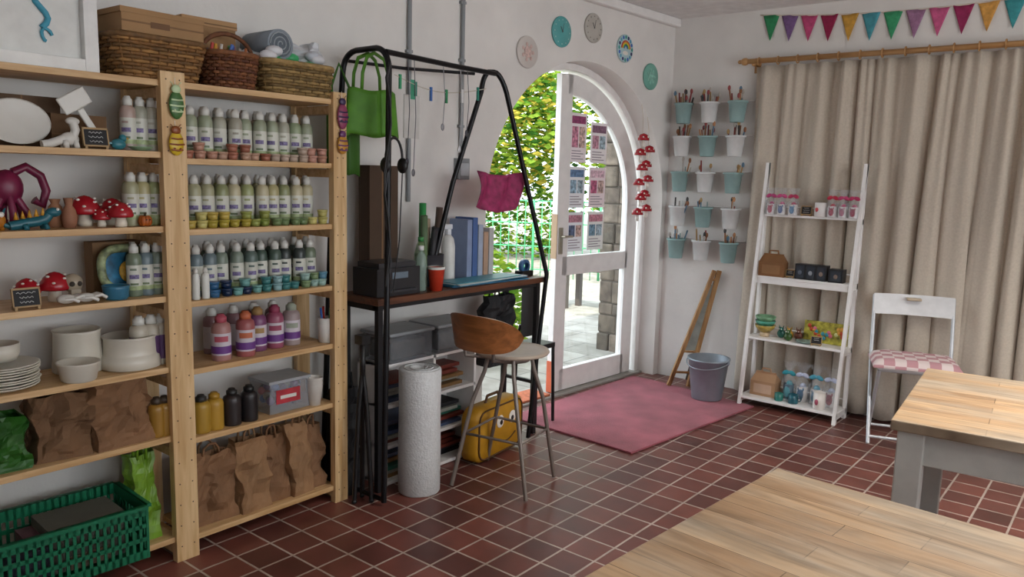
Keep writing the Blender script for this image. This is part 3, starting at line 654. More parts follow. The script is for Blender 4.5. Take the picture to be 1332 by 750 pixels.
# ------------------------------------------------------------------ ladder shelf
mb=MB('ladder_shelf'); X0,X1=.73,1.375
def fy(z): return -.245+.235*z/1.63
sh_z=[1.29,.88,.47,.07]
for X in (X0,X1):
    s=-1 if X==X0 else 1
    for (ya,yb) in ((-.245,-.03),(-.04,-.032)):
        vs=[]
        for (y,z) in ((ya,0),(yb,1.63)):
            for dx in (0,.022*-s):
                for dy_ in (0,.03): vs.append((X+dx,y+dy_,z))
        mb.add(vs,[(0,1,3,2),(4,6,7,5),(0,4,5,1),(2,3,7,6),(0,2,6,4),(1,5,7,3)],white)
for z in sh_z:
    mb.box((X0+.02,fy(z)+.0,z-.015),(X1-.02,-.005,z),white); mb.box((X0,fy(z)+.01,z-.04),(X0+.02,-.005,z),white); mb.box((X1-.02,fy(z)+.01,z-.04),(X1,-.005,z),white)
    if z==.88: mb.box((X0+.02,fy(z)+.005,z-.05),(X1-.02,fy(z)+.02,z-.015),white)
    mb.cyl((X0+.02,-.012,z+.05),(X1-.02,-.012,z+.05),.005,white,seg=8)
mb.done(.002)
def mug(name,loc,r,h,m,rz=0,extra=None):
    mb=MB(name,loc=loc,rz=rz); mb.lathe((0,0,0),[(r*.9,0),(r,.004),(r,h),(r*.9,h),(r*.88,.01),(.001,.008)],m,22,capt=False)
    mb.tube([(r*.98,0,h*.8),(r*1.45,0,h*.78),(r*1.6,0,h*.5),(r*1.4,0,h*.25),(r*.98,0,h*.2)],r*.11,m,8)
    if extra: extra(mb)
    mb.done()
cello=M('#dce2ec',.08,alpha=.14,noise_=0,name='cellophane')
def cellobag(name,loc,r,h,inner,bow,pale=False):
    mb=MB(name,loc=loc); im=M(inner,.35,noise_=.3,ns=50)
    mb.lathe((0,0,0),[(r*.75,0),(r*.8,.004),(r*.8,h*.5),(r*.72,h*.5),(r*.7,h*.1)],M('#d6d2d0',.3) if pale else im,16,capt=False)
    mb.ball((0,-r*.72,h*.25),(r*.5,r*.2,h*.19),im if pale else M(bow,.4),10,7)
    mb.ball((-r*.3,-r*.62,h*.42),(r*.2,r*.14,h*.08),im,8,6); mb.ball((r*.3,-r*.62,h*.42),(r*.2,r*.14,h*.08),im,8,6)
    mb.ball((r*.1,0,h*.5),(r*.5,r*.5,h*.12),M(bow,.5,noise_=.3,ns=60),8,6)
    def fn(u,v):
        a=u*2*pi; rr_=r*(1.05 if v<.5 else (1.05-.85*(v-.5)/.2 if v<.7 else .2+.9*(v-.7)/.3)); rr_*=1+.12*math.sin(a*5+v*6)
        return (rr_*math.cos(a),rr_*math.sin(a),v*h*1.25)
    mb.sheet(fn,20,12,cello)
    for s in (-1,1): mb.ball((s*r*.5,-r*.25,h*.88),(r*.6,.008,r*.36),M(bow,.5),8,6,R=Ry(s*.4))
    mb.ball((0,-r*.3,h*.88),r*.18,M(bow,.5),8,6)
    mb.done()
z=1.29
for i,(x,inn,bow) in enumerate(((.80,'#a83a50','#b03a70'),(.87,'#4a6090','#c84a80'),(.945,'#5a88b0','#b8305a'),(1.195,'#982a40','#b82040'),(1.26,'#a05a70','#c04070'),(1.325,'#98304a','#b83060'))): cellobag('wrapped_mug',(x,-.065,z),.034,.14,inn,bow,True)
mug('mug',(1.12,-.06,z),.036,.09,M('#e6e2e0',.3),2.2,lambda mb:[mb.ball((-.02,.03,.045),(.014,.01,.014),M('#c04a50',.4),8,6)])
chalk('chalkboard_sign',(1.03,-.06,z),.06,.05,0.05)
z=.88
def gable(name,loc,w,d,h,m,m2,rz=0):
    mb=MB(name,loc=loc,rz=rz); mb.box((-w/2,-d/2,0),(w/2,d/2,h*.55),m)
    mb.add([(-w/2,-d/2,h*.55),(w/2,-d/2,h*.55),(w/2,d/2,h*.55),(-w/2,d/2,h*.55),(-w*.42,0,h*.82),(w*.42,0,h*.82)],[(0,1,5,4),(2,3,4,5),(1,2,5),(3,0,4)],m)
    mb.box((-w*.4,-.003,h*.8),(w*.4,.003,h*.88),m); mb.tube([(-w*.18,0,h*.86),(-w*.16,0,h),(w*.16,0,h),(w*.18,0,h*.86)],.006,m,6)
    mb.box((-w*.36,-d/2-.001,h*.1),(w*.36,-d/2,h*.45),m2); mb.done(.002)
gable('gable_gift_box',(.845,-.07,z),.17,.08,.17,M('#7c5430',.8),M('#8a6440',.8))
def boxset(name,loc,w,h,d=.07):
    mb=MB(name,loc=loc); k=M('#1e2024',.4); mb.box((-w/2,-d/2,0),(w/2,d/2,h),k)
    n=max(1,int(w/.06))
    for i in range(n):
        x=-w/2+w/n*(i+.5); mb.box((x-w/n*.36,-d/2-.001,.012),(x+w/n*.36,-d/2,h-.012),M('#3a4048',.1)); mb.ball((x,-d/2-.002,h*.45),(.013,.003,.015),M(random.choice(['#8a9098','#7a6a60','#505a66']),.4),8,6)
    mb.done(.002)
boxset('gift_box_set',(1.1,-.06,z),.2,.1); boxset('gift_box_set',(1.26,-.065,z),.09,.085)
chalk('chalkboard_sign',(.965,-.085,z),.05,.04,0.0,2)
z=.47
mb=MB('bowl_stack',loc=(.83,-.095,z)); 
for q,c in enumerate(('#b09848','#4a9880','#78a880')): mb.lathe((0,0,.03+q*.03),[(.03,0),(.06,.03),(.068,.05),(.062,.05),(.03,.01),(.001,.008)],M(c,.3,noise_=.25,ns=40),26,capt=False)
mb.lathe((0,0,0),[(.03,0),(.035,.03)],M('#c8b090',.5),16); mb.done()
for i,(x,c) in enumerate(((.93,'#2a6a60'),(.985,'#c09030'),(1.045,'#6a3a28'),(1.0,'#3a5a2a'))):
    mb=MB('ceramic_ornament',loc=(x,-.06 if i<3 else -.125,z)); cm=M(c,.35,noise_=.35,ns=50); mb.ball((0,0,.028),(.028,.024,.028),cm); mb.ball((0,-.01,.058),(.017,.017,.016),cm); mb.ball((-.007,-.025,.062),.004,wdot,6,4); mb.ball((.007,-.025,.062),.004,wdot,6,4); mb.cyl((-.01,-.005,.065),(-.016,-.003,.085),.005,cm,r1=.002,seg=8); mb.cyl((.01,-.005,.065),(.016,-.003,.085),.005,cm,r1=.002,seg=8); mb.done()
mb=MB('painted_tray',loc=(1.21,-.03,z+.0)); mb.box((-.14,-.01,.0),(.14,.0,.14),M('#a8a040',.4,noise_=.5,ns=30),R=Rx(-.12)); 
for i in range(18): mb.ball((random.uniform(-.12,.12),-.012,.03+random.uniform(0,.08)),(.014,.006,.014),M(random.choice(['#d06a80','#3a90a0','#d0d090','#c04a2a','#d8a040']),.5),8,5)
mb.done(.003)
chalk('chalkboard_sign',(1.19,-.15,z),.06,.045,.2,2)
pot('patterned_dish',(1.11,-.12,z),[(.03,0),(.06,.012),(.063,.016),(.056,.015),(.001,.005)],M('#90a8a0',.35,noise_=.4,ns=50))
z=.07
gable('gable_gift_box',(.86,-.09,z),.17,.11,.18,M('#b08a68',.8),M('#c8a890',.8))
for i,(x,inn,bow) in enumerate(((1.01,'#1f5a70','#2f9aa8'),(1.1,'#3a6a90','#c0c8e0'),(1.19,'#5a8098','#4aa0b8'),(1.285,'#a86a70','#c8d0e8'))): cellobag('wrapped_mug',(x,-.07,z),.043,.2,inn,bow,i>0)
mug('mug',(1.25,-.18,z),.038,.11,M('#e6e0da',.3),2.4,lambda mb:[mb.ball((-.02,.032,.05),(.016,.01,.02),M('#a84a60',.4),8,6)])
mug('mug',(1.08,-.17,z),.032,.06,M('#205a68',.3,noise_=.3,ns=40),.5); mug('mug',(.985,-.17,z),.028,.05,M('#2f7a70',.3),2)
# ------------------------------------------------------------------ bucket, easel
mb=MB('metal_bucket',loc=(.52,-.27,.0)); gal=M('#8e98a2',.4,.45,name='galvanised')
mb.lathe((0,0,.013),[(.1,0),(.104,.01),(.108,.05),(.11,.055),(.135,.27),(.145,.275),(.145,.287),(.134,.285),(.1,.02),(.001,.015)],gal,32,capt=False)
mb.tube([(.147*math.cos(a),.147*math.sin(a),.285-.045*math.sin(-a)) for a in [-pi*i/16 for i in range(17)]],.0045,gal,6)
for s in(-1,1): mb.ball((s*.142,0,.28),(.01,.016,.018),gal,8,6)
mb.done()
mb=MB('wooden_easel'); wd=wood('#b48a58','#8c6238','easel_wood','z'); wd2=M('#4a3a2c',.6)
def pole(f,t,m,q):
    f=Vector(f);t=Vector(t); d_=(t-f); R=d_.to_track_quat('Z','Y').to_matrix()
    s=MB('x'); s.box((-q,-q*1.3,0),(q,q*1.3,d_.length),m); mb.add([tuple(f+R@Vector(v)) for v in s.v],s.f,m)
P1=(Vector((.17,-.16,.012)),Vector((.365,.07,.86))); P2=(Vector((.285,-.08,.012)),Vector((.395,.09,.86))); P3=(Vector((.19,.09,.012)),Vector((.37,.115,.84)))
pole(P1[0],P1[1],wd,.011); pole(P2[0],P2[1],wd,.011); pole(P3[0],P3[1],wd2,.008)
for k in (.12,.3,.92):
    a=P1[0].lerp(P1[1],k); b=P2[0].lerp(P2[1],k); mb.cyl(tuple(a),tuple(b),.009,wd,seg=8)
q=[P1[0].lerp(P1[1],.31),P2[0].lerp(P2[1],.31),P2[0].lerp(P2[1],.88),P1[0].lerp(P1[1],.88)]; off=Vector((.0,.008,.0))
mb.add([tuple(v+off*k) for k in (0.6,1.4) for v in q],[(0,1,2,3),(7,6,5,4),(0,4,5,1),(1,5,6,2),(2,6,7,3),(3,7,4,0)],M('#8f938c',.7,noise_=.15))
mb.done(.002)
# ------------------------------------------------------------------ folding chair
CR=.34
mb=MB('folding_chair',loc=(1.78,-.25,0),rz=CR); fm=M('#c4c8cc',.35,.3,name='painted_steel')
w=.215
for s in(-1,1):
    x=s*w
    mb.tube([(x,.2,.84),(x,.16,.72),(x,.1,.48),(x,-.02,.25),(x,-.17,.012)],.011,fm,8)
    mb.tube([(x*.88,-.16,.45),(x*.88,-.02,.25),(x*.88,.13,.012)],.011,fm,8)
mb.tube([(-w*.88,-.16,.45),(w*.88,-.16,.45)],.009,fm); mb.tube([(-w,-.15,.05),(w,-.15,.05)],.009,fm); mb.tube([(-w*.88,.11,.05),(w*.88,.11,.05)],.009,fm)
cw_=M('#d9dadb',.4)
for o in (0,.012): mb.sheet(lambda u,v:((u*2-1)*w*1.02,.165+.03*math.cos((u-.5)*pi)-.012+v*.03+o,.73+v*.12),16,6,cw_)
mb.box((-.2,-.18,.455),(.2,.15,.468),cw_); mb.box((-.04,.16,.82),(.04,.205,.835),M('#b8a890',.4))
mb.done(.003)
gn=bpy.data.materials.new('pink_gingham'); gn.use_nodes=True; N=gn.node_tree.nodes;L=gn.node_tree.links;b=N['Principled BSDF']; b.inputs['Roughness'].default_value=.9
tc=N.new('ShaderNodeTexCoord'); ck=N.new('ShaderNodeTexChecker'); ck.inputs['Scale'].default_value=17; ck.inputs['Color1'].default_value=lin('#d8c8c6'); ck.inputs['Color2'].default_value=lin('#b88a90'); L.new(tc.outputs['Object'],ck.inputs['Vector']); L.new(ck.outputs[0],b.inputs['Base Color'])
mb=MB('seat_cushion',loc=(1.79,-.265,.469),rz=CR)
def cush(u,v):
    x=(u*2-1);y=(v*2-1); e=(1-x**6)*(1-y**6); return (x*.23,y*.18,.012+.045*max(0,e)**.4*(.9+.1*math.sin(x*9)*math.sin(y*9)))
mb.sheet(cush,24,24,gn); mb.sheet(lambda u,v:((u*2-1)*.23,(1-v*2)*.18,.001),8,8,gn)
for q in (-1,1):
    mb.sheet(lambda u,v:((u*2-1)*.23,q*.18,.001+v*.0115),8,1,gn); mb.sheet(lambda u,v:(q*.23,(u*2-1)*.18,.001+v*.0115),8,1,gn)
mb.done()
# ------------------------------------------------------------------ tables
top=grid_mat('reclaimed_planks','#bfa07c','#987a5c','#665038',.42,.075,.0014,offset=.37,rough=.42,grain=(.35,3.2,1),bump=.2,patch='#a3937f')
apr=M('#a9a8a2',.55,name='grey_painted_wood')
def table(name,loc,W,D,rz,y0):
    mb=MB(name,loc=loc,rz=rz); ya,yb=y0,y0+D
    mb.box((0,ya,.715),(W,yb,.75),top)
    mb.box((.05,ya+.05,.6),(W-.05,ya+.07,.715),apr); mb.box((.05,yb-.07,.6),(W-.05,yb-.05,.715),apr)
    mb.box((.05,ya+.05,.6),(.07,yb-.05,.715),apr); mb.box((W-.07,ya+.05,.6),(W-.05,yb-.05,.715),apr)
    for cx in(.06,W-.06):
        for cy in(ya+.06,yb-.06): mb.box((cx-.04,cy-.04,0),(cx+.04,cy+.04,.715),apr)
    mb.done(.004)
table('dining_table',(2.075,-3.22,0),1.5,.9,-.075,-.9)
table('dining_table',(2.19,-2.53,0),1.5,.9,.085,0)
# ------------------------------------------------------------------ stool
mb=MB('bar_stool',loc=(.43,-2.33,0),rz=0); st=M('#857b74',.4,.4,name='stool_steel'); sw=wood('#a8683a','#80502a','stool_wood','x',.35); seatm=M('#b0a090',.4)
feet=[(.24,-.15),(.16,.18),(-.14,-.25),(-.24,.13)]; tops=[(.08,-.07),(.07,.08),(-.07,-.08),(-.08,.07)]
for (fx,fy_),(tx,ty) in zip(feet,tops): mb.tube([(fx,fy_,.01),(tx*1.35+(fx-tx)*.2,ty*1.35+(fy_-ty)*.2,.42),(tx*1.15,ty*1.15,.56),(tx,ty,.635)],.0105,st,10)
rg=[]
for (fx,fy_),(tx,ty) in zip(feet,tops):
    f=.25/.41; qx=tx*1.35+(fx-tx)*.2; qy=ty*1.35+(fy_-ty)*.2; rg.append((fx+(qx-fx)*f,fy_+(qy-fy_)*f,.26))
mb.tube([rg[0],rg[1],rg[3],rg[2]],.007,st,8,closed=True)
mb.cyl((0,0,.615),(0,0,.642),.1,st,seg=20)
mb.lathe((0,.015,.643),[(.15,0),(.178,.005),(.185,.014),(.18,.022),(.15,.019),(.001,.014)],seatm,36,capt=False)
def back(u,v):
    t=abs(u*2-1); a=(u-.5)*2.1; R=.23+.02*v; w_=max(.02,1-t**3.2)**.55
    return (R*math.sin(a)-.04,-R*math.cos(a)-.0,.685+(.5+(v-.5)*w_)*.175+.03*(math.cos(a)-1))
def skin(mb,fn,nu,nv,m,off):
    mb.sheet(fn,nu,nv,m)
    def g(u,v):
        p=Vector(fn(u,v)); c=Vector((-.04,0,p.z)); d=(p-c).normalized(); q=p+d*off; return tuple(q)
    mb.sheet(g,nu,nv,m)
    for vv in (0,1): mb.sheet(lambda u,w_:tuple(Vector(fn(u,vv)).lerp(Vector(g(u,vv)),w_)),nu,1,m)
skin(mb,back,34,8,sw,.012)
for s in (-.45,.45): mb.tube([(.1*math.sin(s)-.01,-.08,.63),(.2*math.sin(s)-.035,-.185,.645),(.228*math.sin(s)-.04,-.22*math.cos(s),.75)],.009,st,8)
mb.done()
# ------------------------------------------------------------------ desk
dk=wood('#6c4029','#4c2c1c','desk_top','y',.4); blk=M('#1c1c1f',.45,.2,name='black_steel')
DZ=.93
mb=MB('work_desk'); mb.box((-.17,-2.90,DZ-.03),(.12,-1.63,DZ),dk)
mb.box((-.16,-2.88,DZ-.06),(.1,-2.85,DZ-.03),blk); mb.box((.06,-2.88,DZ-.055),(.09,-1.65,DZ-.03),blk)
for y in (-2.86,-1.67):
    for x in (-.15,.08): mb.box((x-.014,y-.014,0),(x+.014,y+.014,DZ-.03),blk)
mb.box((-.15,-1.68,.3),(.08,-1.66,.32),blk); mb.done(.002)
mb=MB('garment_rail'); rm_=M('#17171a',.35,.5,name='black_tube')
def arcpts(a,b,c,n=6):
    a,b,c=Vector(a),Vector(b),Vector(c); return [tuple(a*(1-t)**2+b*2*t*(1-t)+c*t*t) for t in [i/n for i in range(n+1)]]
mb.tube([(-.22,-2.95,.02),(-.19,-2.92,1.2),(-.18,-2.88,1.6)]+arcpts((-.17,-2.86,1.95),(-.17,-2.85,2.03),(-.1,-2.84,2.04))+arcpts((.04,-2.84,2.04),(.11,-2.84,2.03),(.12,-2.84,1.95))+[(.17,-2.89,1.0),(.22,-2.95,.02)],.0135,rm_,10)
mb.tube([(.1,-2.84,2.02),(.08,-2.4,2.015),(.1,-2.1,2.01)],.0125,rm_,10)
mb.tube([(-.17,-2.84,2.0),(-.15,-2.5,2.005),(.0,-2.15,2.01)],.008,rm_,8)
mb.tube([(.15,-1.80,.02),(.15,-1.74,.5),(.14,-1.66,.95)]+arcpts((.11,-2.02,1.92),(.10,-2.06,2.02),(.08,-2.09,2.02))+arcpts((.06,-2.11,2.02),(.04,-2.13,2.0),(.04,-2.14,1.92))+[(.0,-2.30,1.45),(-.04,-2.42,.945)],.0135,rm_,10)
mb.tube([(.22,-2.95,.03),(-.22,-2.95,.03)],.011,rm_,8)
mb.done()
mb=MB('peg_string'); 
def sy(u): return (.09-.02*math.sin(u*pi),-2.78+u*.62,1.93-.045*math.sin(u*pi))
mb.tube([sy(i/20) for i in range(21)],.002,M('#c8c0b0',.8),4)
for i,c in enumerate(('#2f9a6a','#2f7a6a','#3a6ab0','#2f8a5a','#e0e0e0','#2f8a78')):
    p=sy(.06+i*.17); mb.box((p[0]-.004,p[1]-.006,p[2]-.05),(p[0]+.004,p[1]+.006,p[2]+.014),M(c,.5))
mb.done()
mb=MB('hanging_paper_tag'); mb.box((.02,-2.66,1.66),(.024,-2.56,1.86),M('#c8c6c2',.7)); mb.box((.0245,-2.62,1.84),(.0255,-2.59,1.93),M('#3f9a7a',.5)); mb.done(.001)
mb=MB('hanging_lanyards')
for k,(y,z0,z1,c) in enumerate(((-2.70,2.01,1.55,'#3a3a44'),(-2.66,2.01,1.5,'#6a6a70'),(-2.35,2.0,1.62,'#c0c0c4'),(-2.3,2.0,1.7,'#4a4a50'),(-2.47,2.0,1.72,'#8a8a90'))):
    mb.tube([(.09,y,z0),(.095,y+.008,(z0+z1)/2),(.09,y,z1)],.002,M(c,.5),5); mb.ball((.09,y,z1),(.004,.012,.018),M(c,.4,.4),8,6)
mb.done()
lime=M('#508a20',.6,noise_=.12,name='lime_fabric')
mb=MB('tote_bag',loc=(-.02,-2.82,1.66),rz=.0)
mb.sheet(lambda u,v:((.05+.03*math.sin(u*2*pi*1.0+.5)*(1-v*.6))*math.cos(u*2*pi),.15*math.sin(u*2*pi)*(1-.12*v),v*.2+.006*math.sin(u*25)),40,10,lime)
for s in(-1,1): mb.tube([(s*.03,-.08,.19),(s*.03,-.075,.27),(s*.03,-.05,.34),(s*.02,.0,.365),(s*.03,.05,.34),(s*.03,.075,.27),(s*.03,.08,.19)],.008,lime,6,flat=.35)
mb.done(solid=.003)
lime2=M('#3a6c1c',.6)
mb=MB('tote_bag',loc=(-.13,-2.89,1.48)); mb.sheet(lambda u,v:(.035*math.cos(u*2*pi),.09*math.sin(u*2*pi),v*.3+.006*math.sin(u*22)),36,8,lime2); mb.tube([(-.0,-.06,.28),(-.02,-.05,.4),(-.03,0,.5),(-.02,.05,.4),(.0,.06,.28)],.007,lime2,6,flat=.35); mb.done(solid=.003)
mb=MB('cardboard_box',loc=(-.14,-2.68,DZ)); mb.box((-.04,-.08,.0),(.04,.1,.60),M('#4c3a2c',.85)); mb.box((.0402,-.005,0),(.0408,.005,.6),cardd); mb.done(.003)
mb=MB('headphones'); bl=M('#141416',.4)
mb.tube([(.145,-2.83+.05*math.cos(a),1.55+.1*math.sin(a)) for a in [pi*i/12 for i in range(13)]],.006,bl,6)
for s in(-1,1): mb.ball((.145,-2.83+s*.05,1.53),(.03,.018,.035),bl)
mb.tube([(.145,-2.78,1.5),(.15,-2.8,1.2),(.13,-2.82,.95)],.003,bl,5); mb.done()
mb=MB('hanging_cables')
for k in range(5): mb.tube([(.13+.01*k,-2.84-.01*k,1.97)]+[(.14+.01*k+.01*math.sin(i),-2.86+.012*math.cos(i*1.3+k)-.01*k,1.9-i*.1) for i in range(10)],.0045,M(['#141416','#1d1d22','#3a3a40','#141416','#141416'][k],.5),5)
mb.done()
mb=MB('inkjet_printer',loc=(-.0,-2.73,DZ)); mb.box((-.09,-.14,0),(.08,.13,.13),M('#202126',.4)); mb.box((-.08,-.12,.13),(.07,.11,.155),M('#2b2d33',.3)); mb.box((.08,-.1,.02),(.1,.09,.03),M('#303238',.4)); mb.box((.081,-.05,.08),(.083,.05,.11),M('#6a7a88',.2)); mb.done(.008)
mb=MB('water_bottle',loc=(.05,-2.565,DZ)); mb.lathe((0,0,0),[(.024,0),(.028,.01),(.026,.07),(.028,.12),(.024,.17),(.012,.2)],M('#9ab0a8',.1,alpha=.5,noise_=0),18); mb.lathe((0,0,.2),[(.014,0),(.014,.022)],M('#e8e8e8',.4),12); mb.done()
mb=MB('water_bottle',loc=(-.02,-2.5,DZ)); mb.lathe((0,0,0),[(.032,0),(.034,.01),(.033,.17),(.02,.22),(.014,.235)],M('#7a9a6a',.15,alpha=.6,noise_=0),18); mb.lathe((0,0,.235),[(.015,0),(.015,.022)],M('#3a8a4a',.4),12); mb.done()
mb=MB('paper_cup',loc=(.08,-2.49,DZ)); mb.lathe((0,0,0),[(.03,0),(.041,.11),(.043,.113),(.039,.113),(.028,.01),(.001,.01)],M('#c43a22',.5),24,capt=False); mb.lathe((0,0,0),[(.0415,.105),(.044,.118),(.039,.118)],capw,24,capb=False,capt=False); mb.done()
mb=MB('document_pile',loc=(.02,-2.08,DZ),rz=.0)
for i,c in enumerate(('#3a8ab0','#2f6a90','#7aa8b8','#3a8aa8','#c0c8c8','#4590a0')): mb.box((-.05+random.uniform(-.02,.02),-.3+random.uniform(0,.08),.004*i),(.09+random.uniform(-.02,.01),.2+random.uniform(-.04,.1),.004*i+.0035),M(c,.4),R=Rz(random.uniform(-.08,.08)))
mb.done()
mb=MB('spray_bottle',loc=(-.11,-2.21,DZ)); mb.lathe((0,0,0),[(.035,0),(.037,.01),(.037,.19),(.03,.23),(.014,.25)],M('#dcdcd8',.4),20); mb.lathe((0,0,.25),[(.016,0),(.016,.03)],M('#dfe3e8',.4),12); mb.box((-.012,-.045,.28),(.012,.02,.305),M('#dfe3e8',.4)); mb.tube([(0,-.03,.28),(0,-.04,.25)],.004,M('#dfe3e8',.4),6); mb.done(.002)
mb=MB('ring_binders',loc=(-.12,-2.03,DZ))
for i,(c,h) in enumerate((('#8898b8',.33),('#4a68a0',.34),('#a8b4c8',.3),('#b89880',.26),('#c0c0c0',.28))): mb.box((-.06,-.1+i*.045,0),(.075,-.062+i*.045,h),M(c,.5))
mb.done(.003)
mb=MB('paper_rolls',loc=(-.1,-2.38,DZ))
for i,(dx,dy_,h,c) in enumerate(((0,0,.34,'#a89880'),(.04,.03,.4,'#4a3a32'),(-.02,.05,.3,'#c0bcb4'),(.03,-.05,.36,'#5a7050'),(.0,-.05,.42,'#2f8e4a'),(.05,-.03,.3,'#2a2a2e'),(.03,.04,.3,'#2a2c34'))): mb.cyl((dx*.7,dy_*.7,.01),(dx+.03,dy_-.03+.02*(i%3),h),.018,M(c,.6),seg=12)
mb.lathe((.02,0,0),[(.07,0),(.075,.16),(.068,.16),(.065,.01)],M('#2c2c34',.5),20,capt=False); mb.done()
mb=MB('tape_dispenser',loc=(.0,-1.69,DZ)); mb.box((-.03,-.05,0),(.03,.05,.03),bl); mb.lathe((-.014,0,.055),[(.022,0),(.04,0),(.04,.028),(.022,.028)],M('#3c6a9a',.4),20,R=Ry(pi/2),capb=False,capt=False); mb.done(.004)
mb=MB('pink_cloth'); 
mb.sheet(lambda u,v:(.075+.015*math.sin(u*14+v*3)+.01*v,-2.20+u*.36+.015*math.sin(v*4),1.52-.02*math.sin(u*3.1)-v*(.2-.03*abs(u-.5))),26,12,M('#9c2c5e',.7,noise_=.25,ns=30)); mb.done(solid=.004)
# -------- under the desk
mb=MB('storage_cubby',loc=(-.06,-2.44,0)); 
for z in (.02,.2,.4,.6): mb.box((-.08,-.36,z-.016),(.12,.28,z),white)
for y in (-.36,-.04,.265): mb.box((-.08,y,0),(.12,y+.016,.6),white)
mb.box((-.082,-.36,0),(-.08,.28,.6),white)
for zz in (.02,.2,.4):
    for (ya,yb) in ((-.34,-.05),(-.02,.26)):
        for i in range(5): mb.box((-.07,ya+.01,zz+i*.022),(.1-random.uniform(0,.06),yb-random.uniform(.0,.08),zz+i*.022+.018),M(random.choice(['#2a7a80','#98988f','#703026','#806038','#202228','#3a4a68','#2a6a5a']),.5))
mb.done(.002)
for (y,z,w) in ((-2.64,.6,.28),(-2.32,.6,.28)):
    mb=MB('plastic_storage_box',loc=(-.05,y,z)); mb.box((-.08,-w/2,0),(.12,w/2,.13),M('#80848a',.2,alpha=.5,noise_=.1)); mb.box((-.09,-w/2-.01,.13),(.13,w/2+.01,.148),M('#85898c',.35)); mb.box((-.07,-w/2+.03,.01),(.1,w/2-.03,.1),M('#5a544c',.6,noise_=.4,ns=30)); mb.done(.008)
mb=MB('bubble_wrap_roll',loc=(.2,-2.71,0)); bw_=M('#cdcfd0',.35,noise_=.05,ns=60,bump=.45,bs=100,name='bubble_wrap')
mb.lathe((0,0,0),[(.095,0),(.1,.008),(.101,.2),(.098,.4),(.1,.595),(.096,.6),(.03,.6),(.028,.55)],bw_,36,capt=False)
mb.tube([((.03+.0022*i)*math.cos(i*.5),(.03+.0022*i)*math.sin(i*.5),.602) for i in range(30)],.003,bw_,5); mb.done()
yl=M('#bd8a1c',.5,noise_=.08,name='yellow_fabric'); mb=MB('yellow_backpack',loc=(.13,-2.10,0.006),rz=.12)
P=rr(.46,.29,.06,48)
def bb(k,x): return [(x,a*k,.15+b*k) for a,b in P]
rings=[bb(.9,-.05),bb(1,-.035),bb(1,.045),bb(.9,.06)]
vs=[p for r_ in rings for p in r_]; fs=[]
for j in range(3):
    for i in range(48): fs.append((j*48+i,j*48+(i+1)%48,(j+1)*48+(i+1)%48,(j+1)*48+i))
fs+= [tuple(range(48))[::-1],tuple(range(144,192))]
mb.add(vs,fs,yl,True); br_=M('#5a3c20',.6)
mb.tube([(.062,a*.9,.15+b*.9) for a,b in P],.005,br_,6,closed=True)
for s in(-1,1): mb.ball((.062,.05+s*.06,.19),(.004,.035,.035),wdot,16,8); mb.ball((.066,.05+s*.055,.185),(.003,.014,.014),bl,10,6)
mb.tube([(.064,-.04+.18*i/12,.1-.03*math.sin(pi*i/12)) for i in range(13)],.004,br_,6); mb.tube([(0,-.07,.29),(0,-.05,.33),(0,.05,.33),(0,.07,.29)],.008,br_,6); mb.done()
dkf=M('#17181c',.7,noise_=.2)
bag('black_rucksack',(-.06,-2.95,.0),.12,.14,.5,dkf,31,1.5,jit=.015,pinch=.6)
bag('black_tote_bag',(.0,-1.93,.45),.2,.09,.39,dkf,33,1.5,jit=.02,pinch=.5)
mb=MB('camera_tripod',loc=(.11,-2.98,0))
for a in (0.4,2.5,4.6): mb.tube([(.045*math.cos(a),.045*math.sin(a),.012),(.02*math.cos(a),.02*math.sin(a),.45),(0,0,.62)],.011,bl,8); mb.ball((.045*math.cos(a),.045*math.sin(a),.014),.013,bl,8,6)
mb.cyl((0,0,.55),(0,0,.75),.013,bl); mb.box((-.025,-.025,.74),(.025,.025,.78),bl); mb.done()
mb=MB('black_folding_chair',loc=(-.02,-1.53,0)); 
mb.sheet(lambda u,v:(-.02+.06*math.cos((u-.5)*2)-.06,(u-.5)*.18,.55+v*.33-.03*(u-.5)**2),12,8,bl); mb.box((-.1,-.09,.48),(.08,.09,.51),bl)
for s in(-1,1):
    mb.tube([(-.08,s*.08,.5),(-.09,s*.09,.02)],.011,bl); mb.tube([(.07,s*.08,.5),(.08,s*.09,.02)],.011,bl)
    mb.tube([(-.085,s*.08,.5),(-.06,s*.08,.62)],.009,bl)
mb.done(.004)
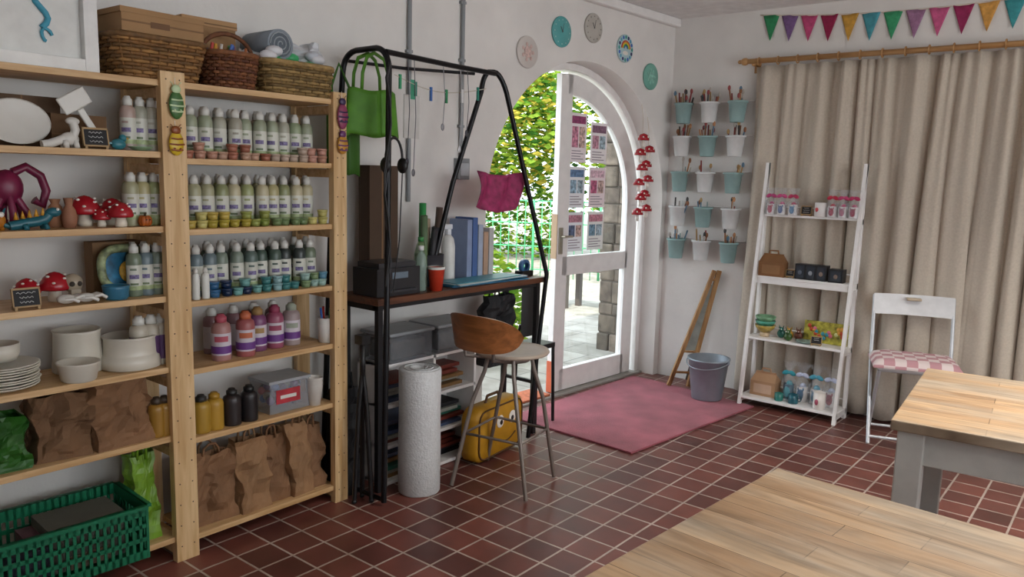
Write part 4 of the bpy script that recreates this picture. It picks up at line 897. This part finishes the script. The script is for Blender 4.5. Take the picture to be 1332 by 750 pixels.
# ------------------------------------------------------------------ lights
def area(name,loc,rot,sx,sy,power,col,spread=None):
    l=bpy.data.lights.new(name,'AREA'); l.shape='RECTANGLE'; l.size=sx; l.size_y=sy; l.energy=power; l.color=col
    if spread: l.spread=spread
    o=bpy.data.objects.new(name,l); o.location=loc; o.rotation_euler=rot; bpy.context.scene.collection.objects.link(o); return o
area('window_daylight',(5.25,-2.35,1.6),(0,pi/2,0),1.4,2.3,29,(1.,.98,.96))
area('window_daylight',(5.25,-5.05,1.6),(0,pi/2,0),1.4,2.3,5,(1.,.98,.96))
area('ceiling_light_panel',(3.0,-2.1,H-.02),(0,0,0),1.3,.6,45,(1,.955,.89),spread=2.1)
area('ceiling_light_panel',(3.1,-4.6,H-.02),(0,0,0),1.2,.4,11,(1,.955,.89),spread=2.1)
sl=bpy.data.lights.new('sun','SUN'); sl.energy=7.5; sl.angle=.02; sl.color=(1,.93,.78)
so=bpy.data.objects.new('sun',sl); so.rotation_euler=Vector((-.45,.9,-1.15)).to_track_quat('-Z','Y').to_euler(); bpy.context.scene.collection.objects.link(so)
w=bpy.data.worlds.new('sky_world'); bpy.context.scene.world=w; w.use_nodes=True; bg=w.node_tree.nodes['Background']; bg.inputs[0].default_value=(.85,.93,1,1); bg.inputs[1].default_value=4.0
# ------------------------------------------------------------------ camera
phi=.027; th=math.atan(147/1020.); yaw=math.radians(39)
d=Vector((-math.sin(yaw),math.cos(yaw),0)); r=Vector((math.cos(yaw),math.sin(yaw),0)); z=Vector((0,0,1))
f0=math.cos(th)*d-math.sin(th)*z; dn=-(math.sin(th)*d+math.cos(th)*z)
X=math.cos(phi)*r-math.sin(phi)*dn; D=math.sin(phi)*r+math.cos(phi)*dn
mat=Matrix((( X.x,-D.x,-f0.x,2.776),(X.y,-D.y,-f0.y,-5.225),(X.z,-D.z,-f0.z,1.5),(0,0,0,1)))
cd=bpy.data.cameras.new('camera'); cd.sensor_width=36; cd.lens=1020/1332*36; cd.clip_start=.05
co=bpy.data.objects.new('camera',cd); co.matrix_world=mat; bpy.context.scene.collection.objects.link(co); bpy.context.scene.camera=co
vs_=bpy.context.scene.view_settings
vs_.view_transform='Standard'; vs_.look='None'; vs_.exposure=0
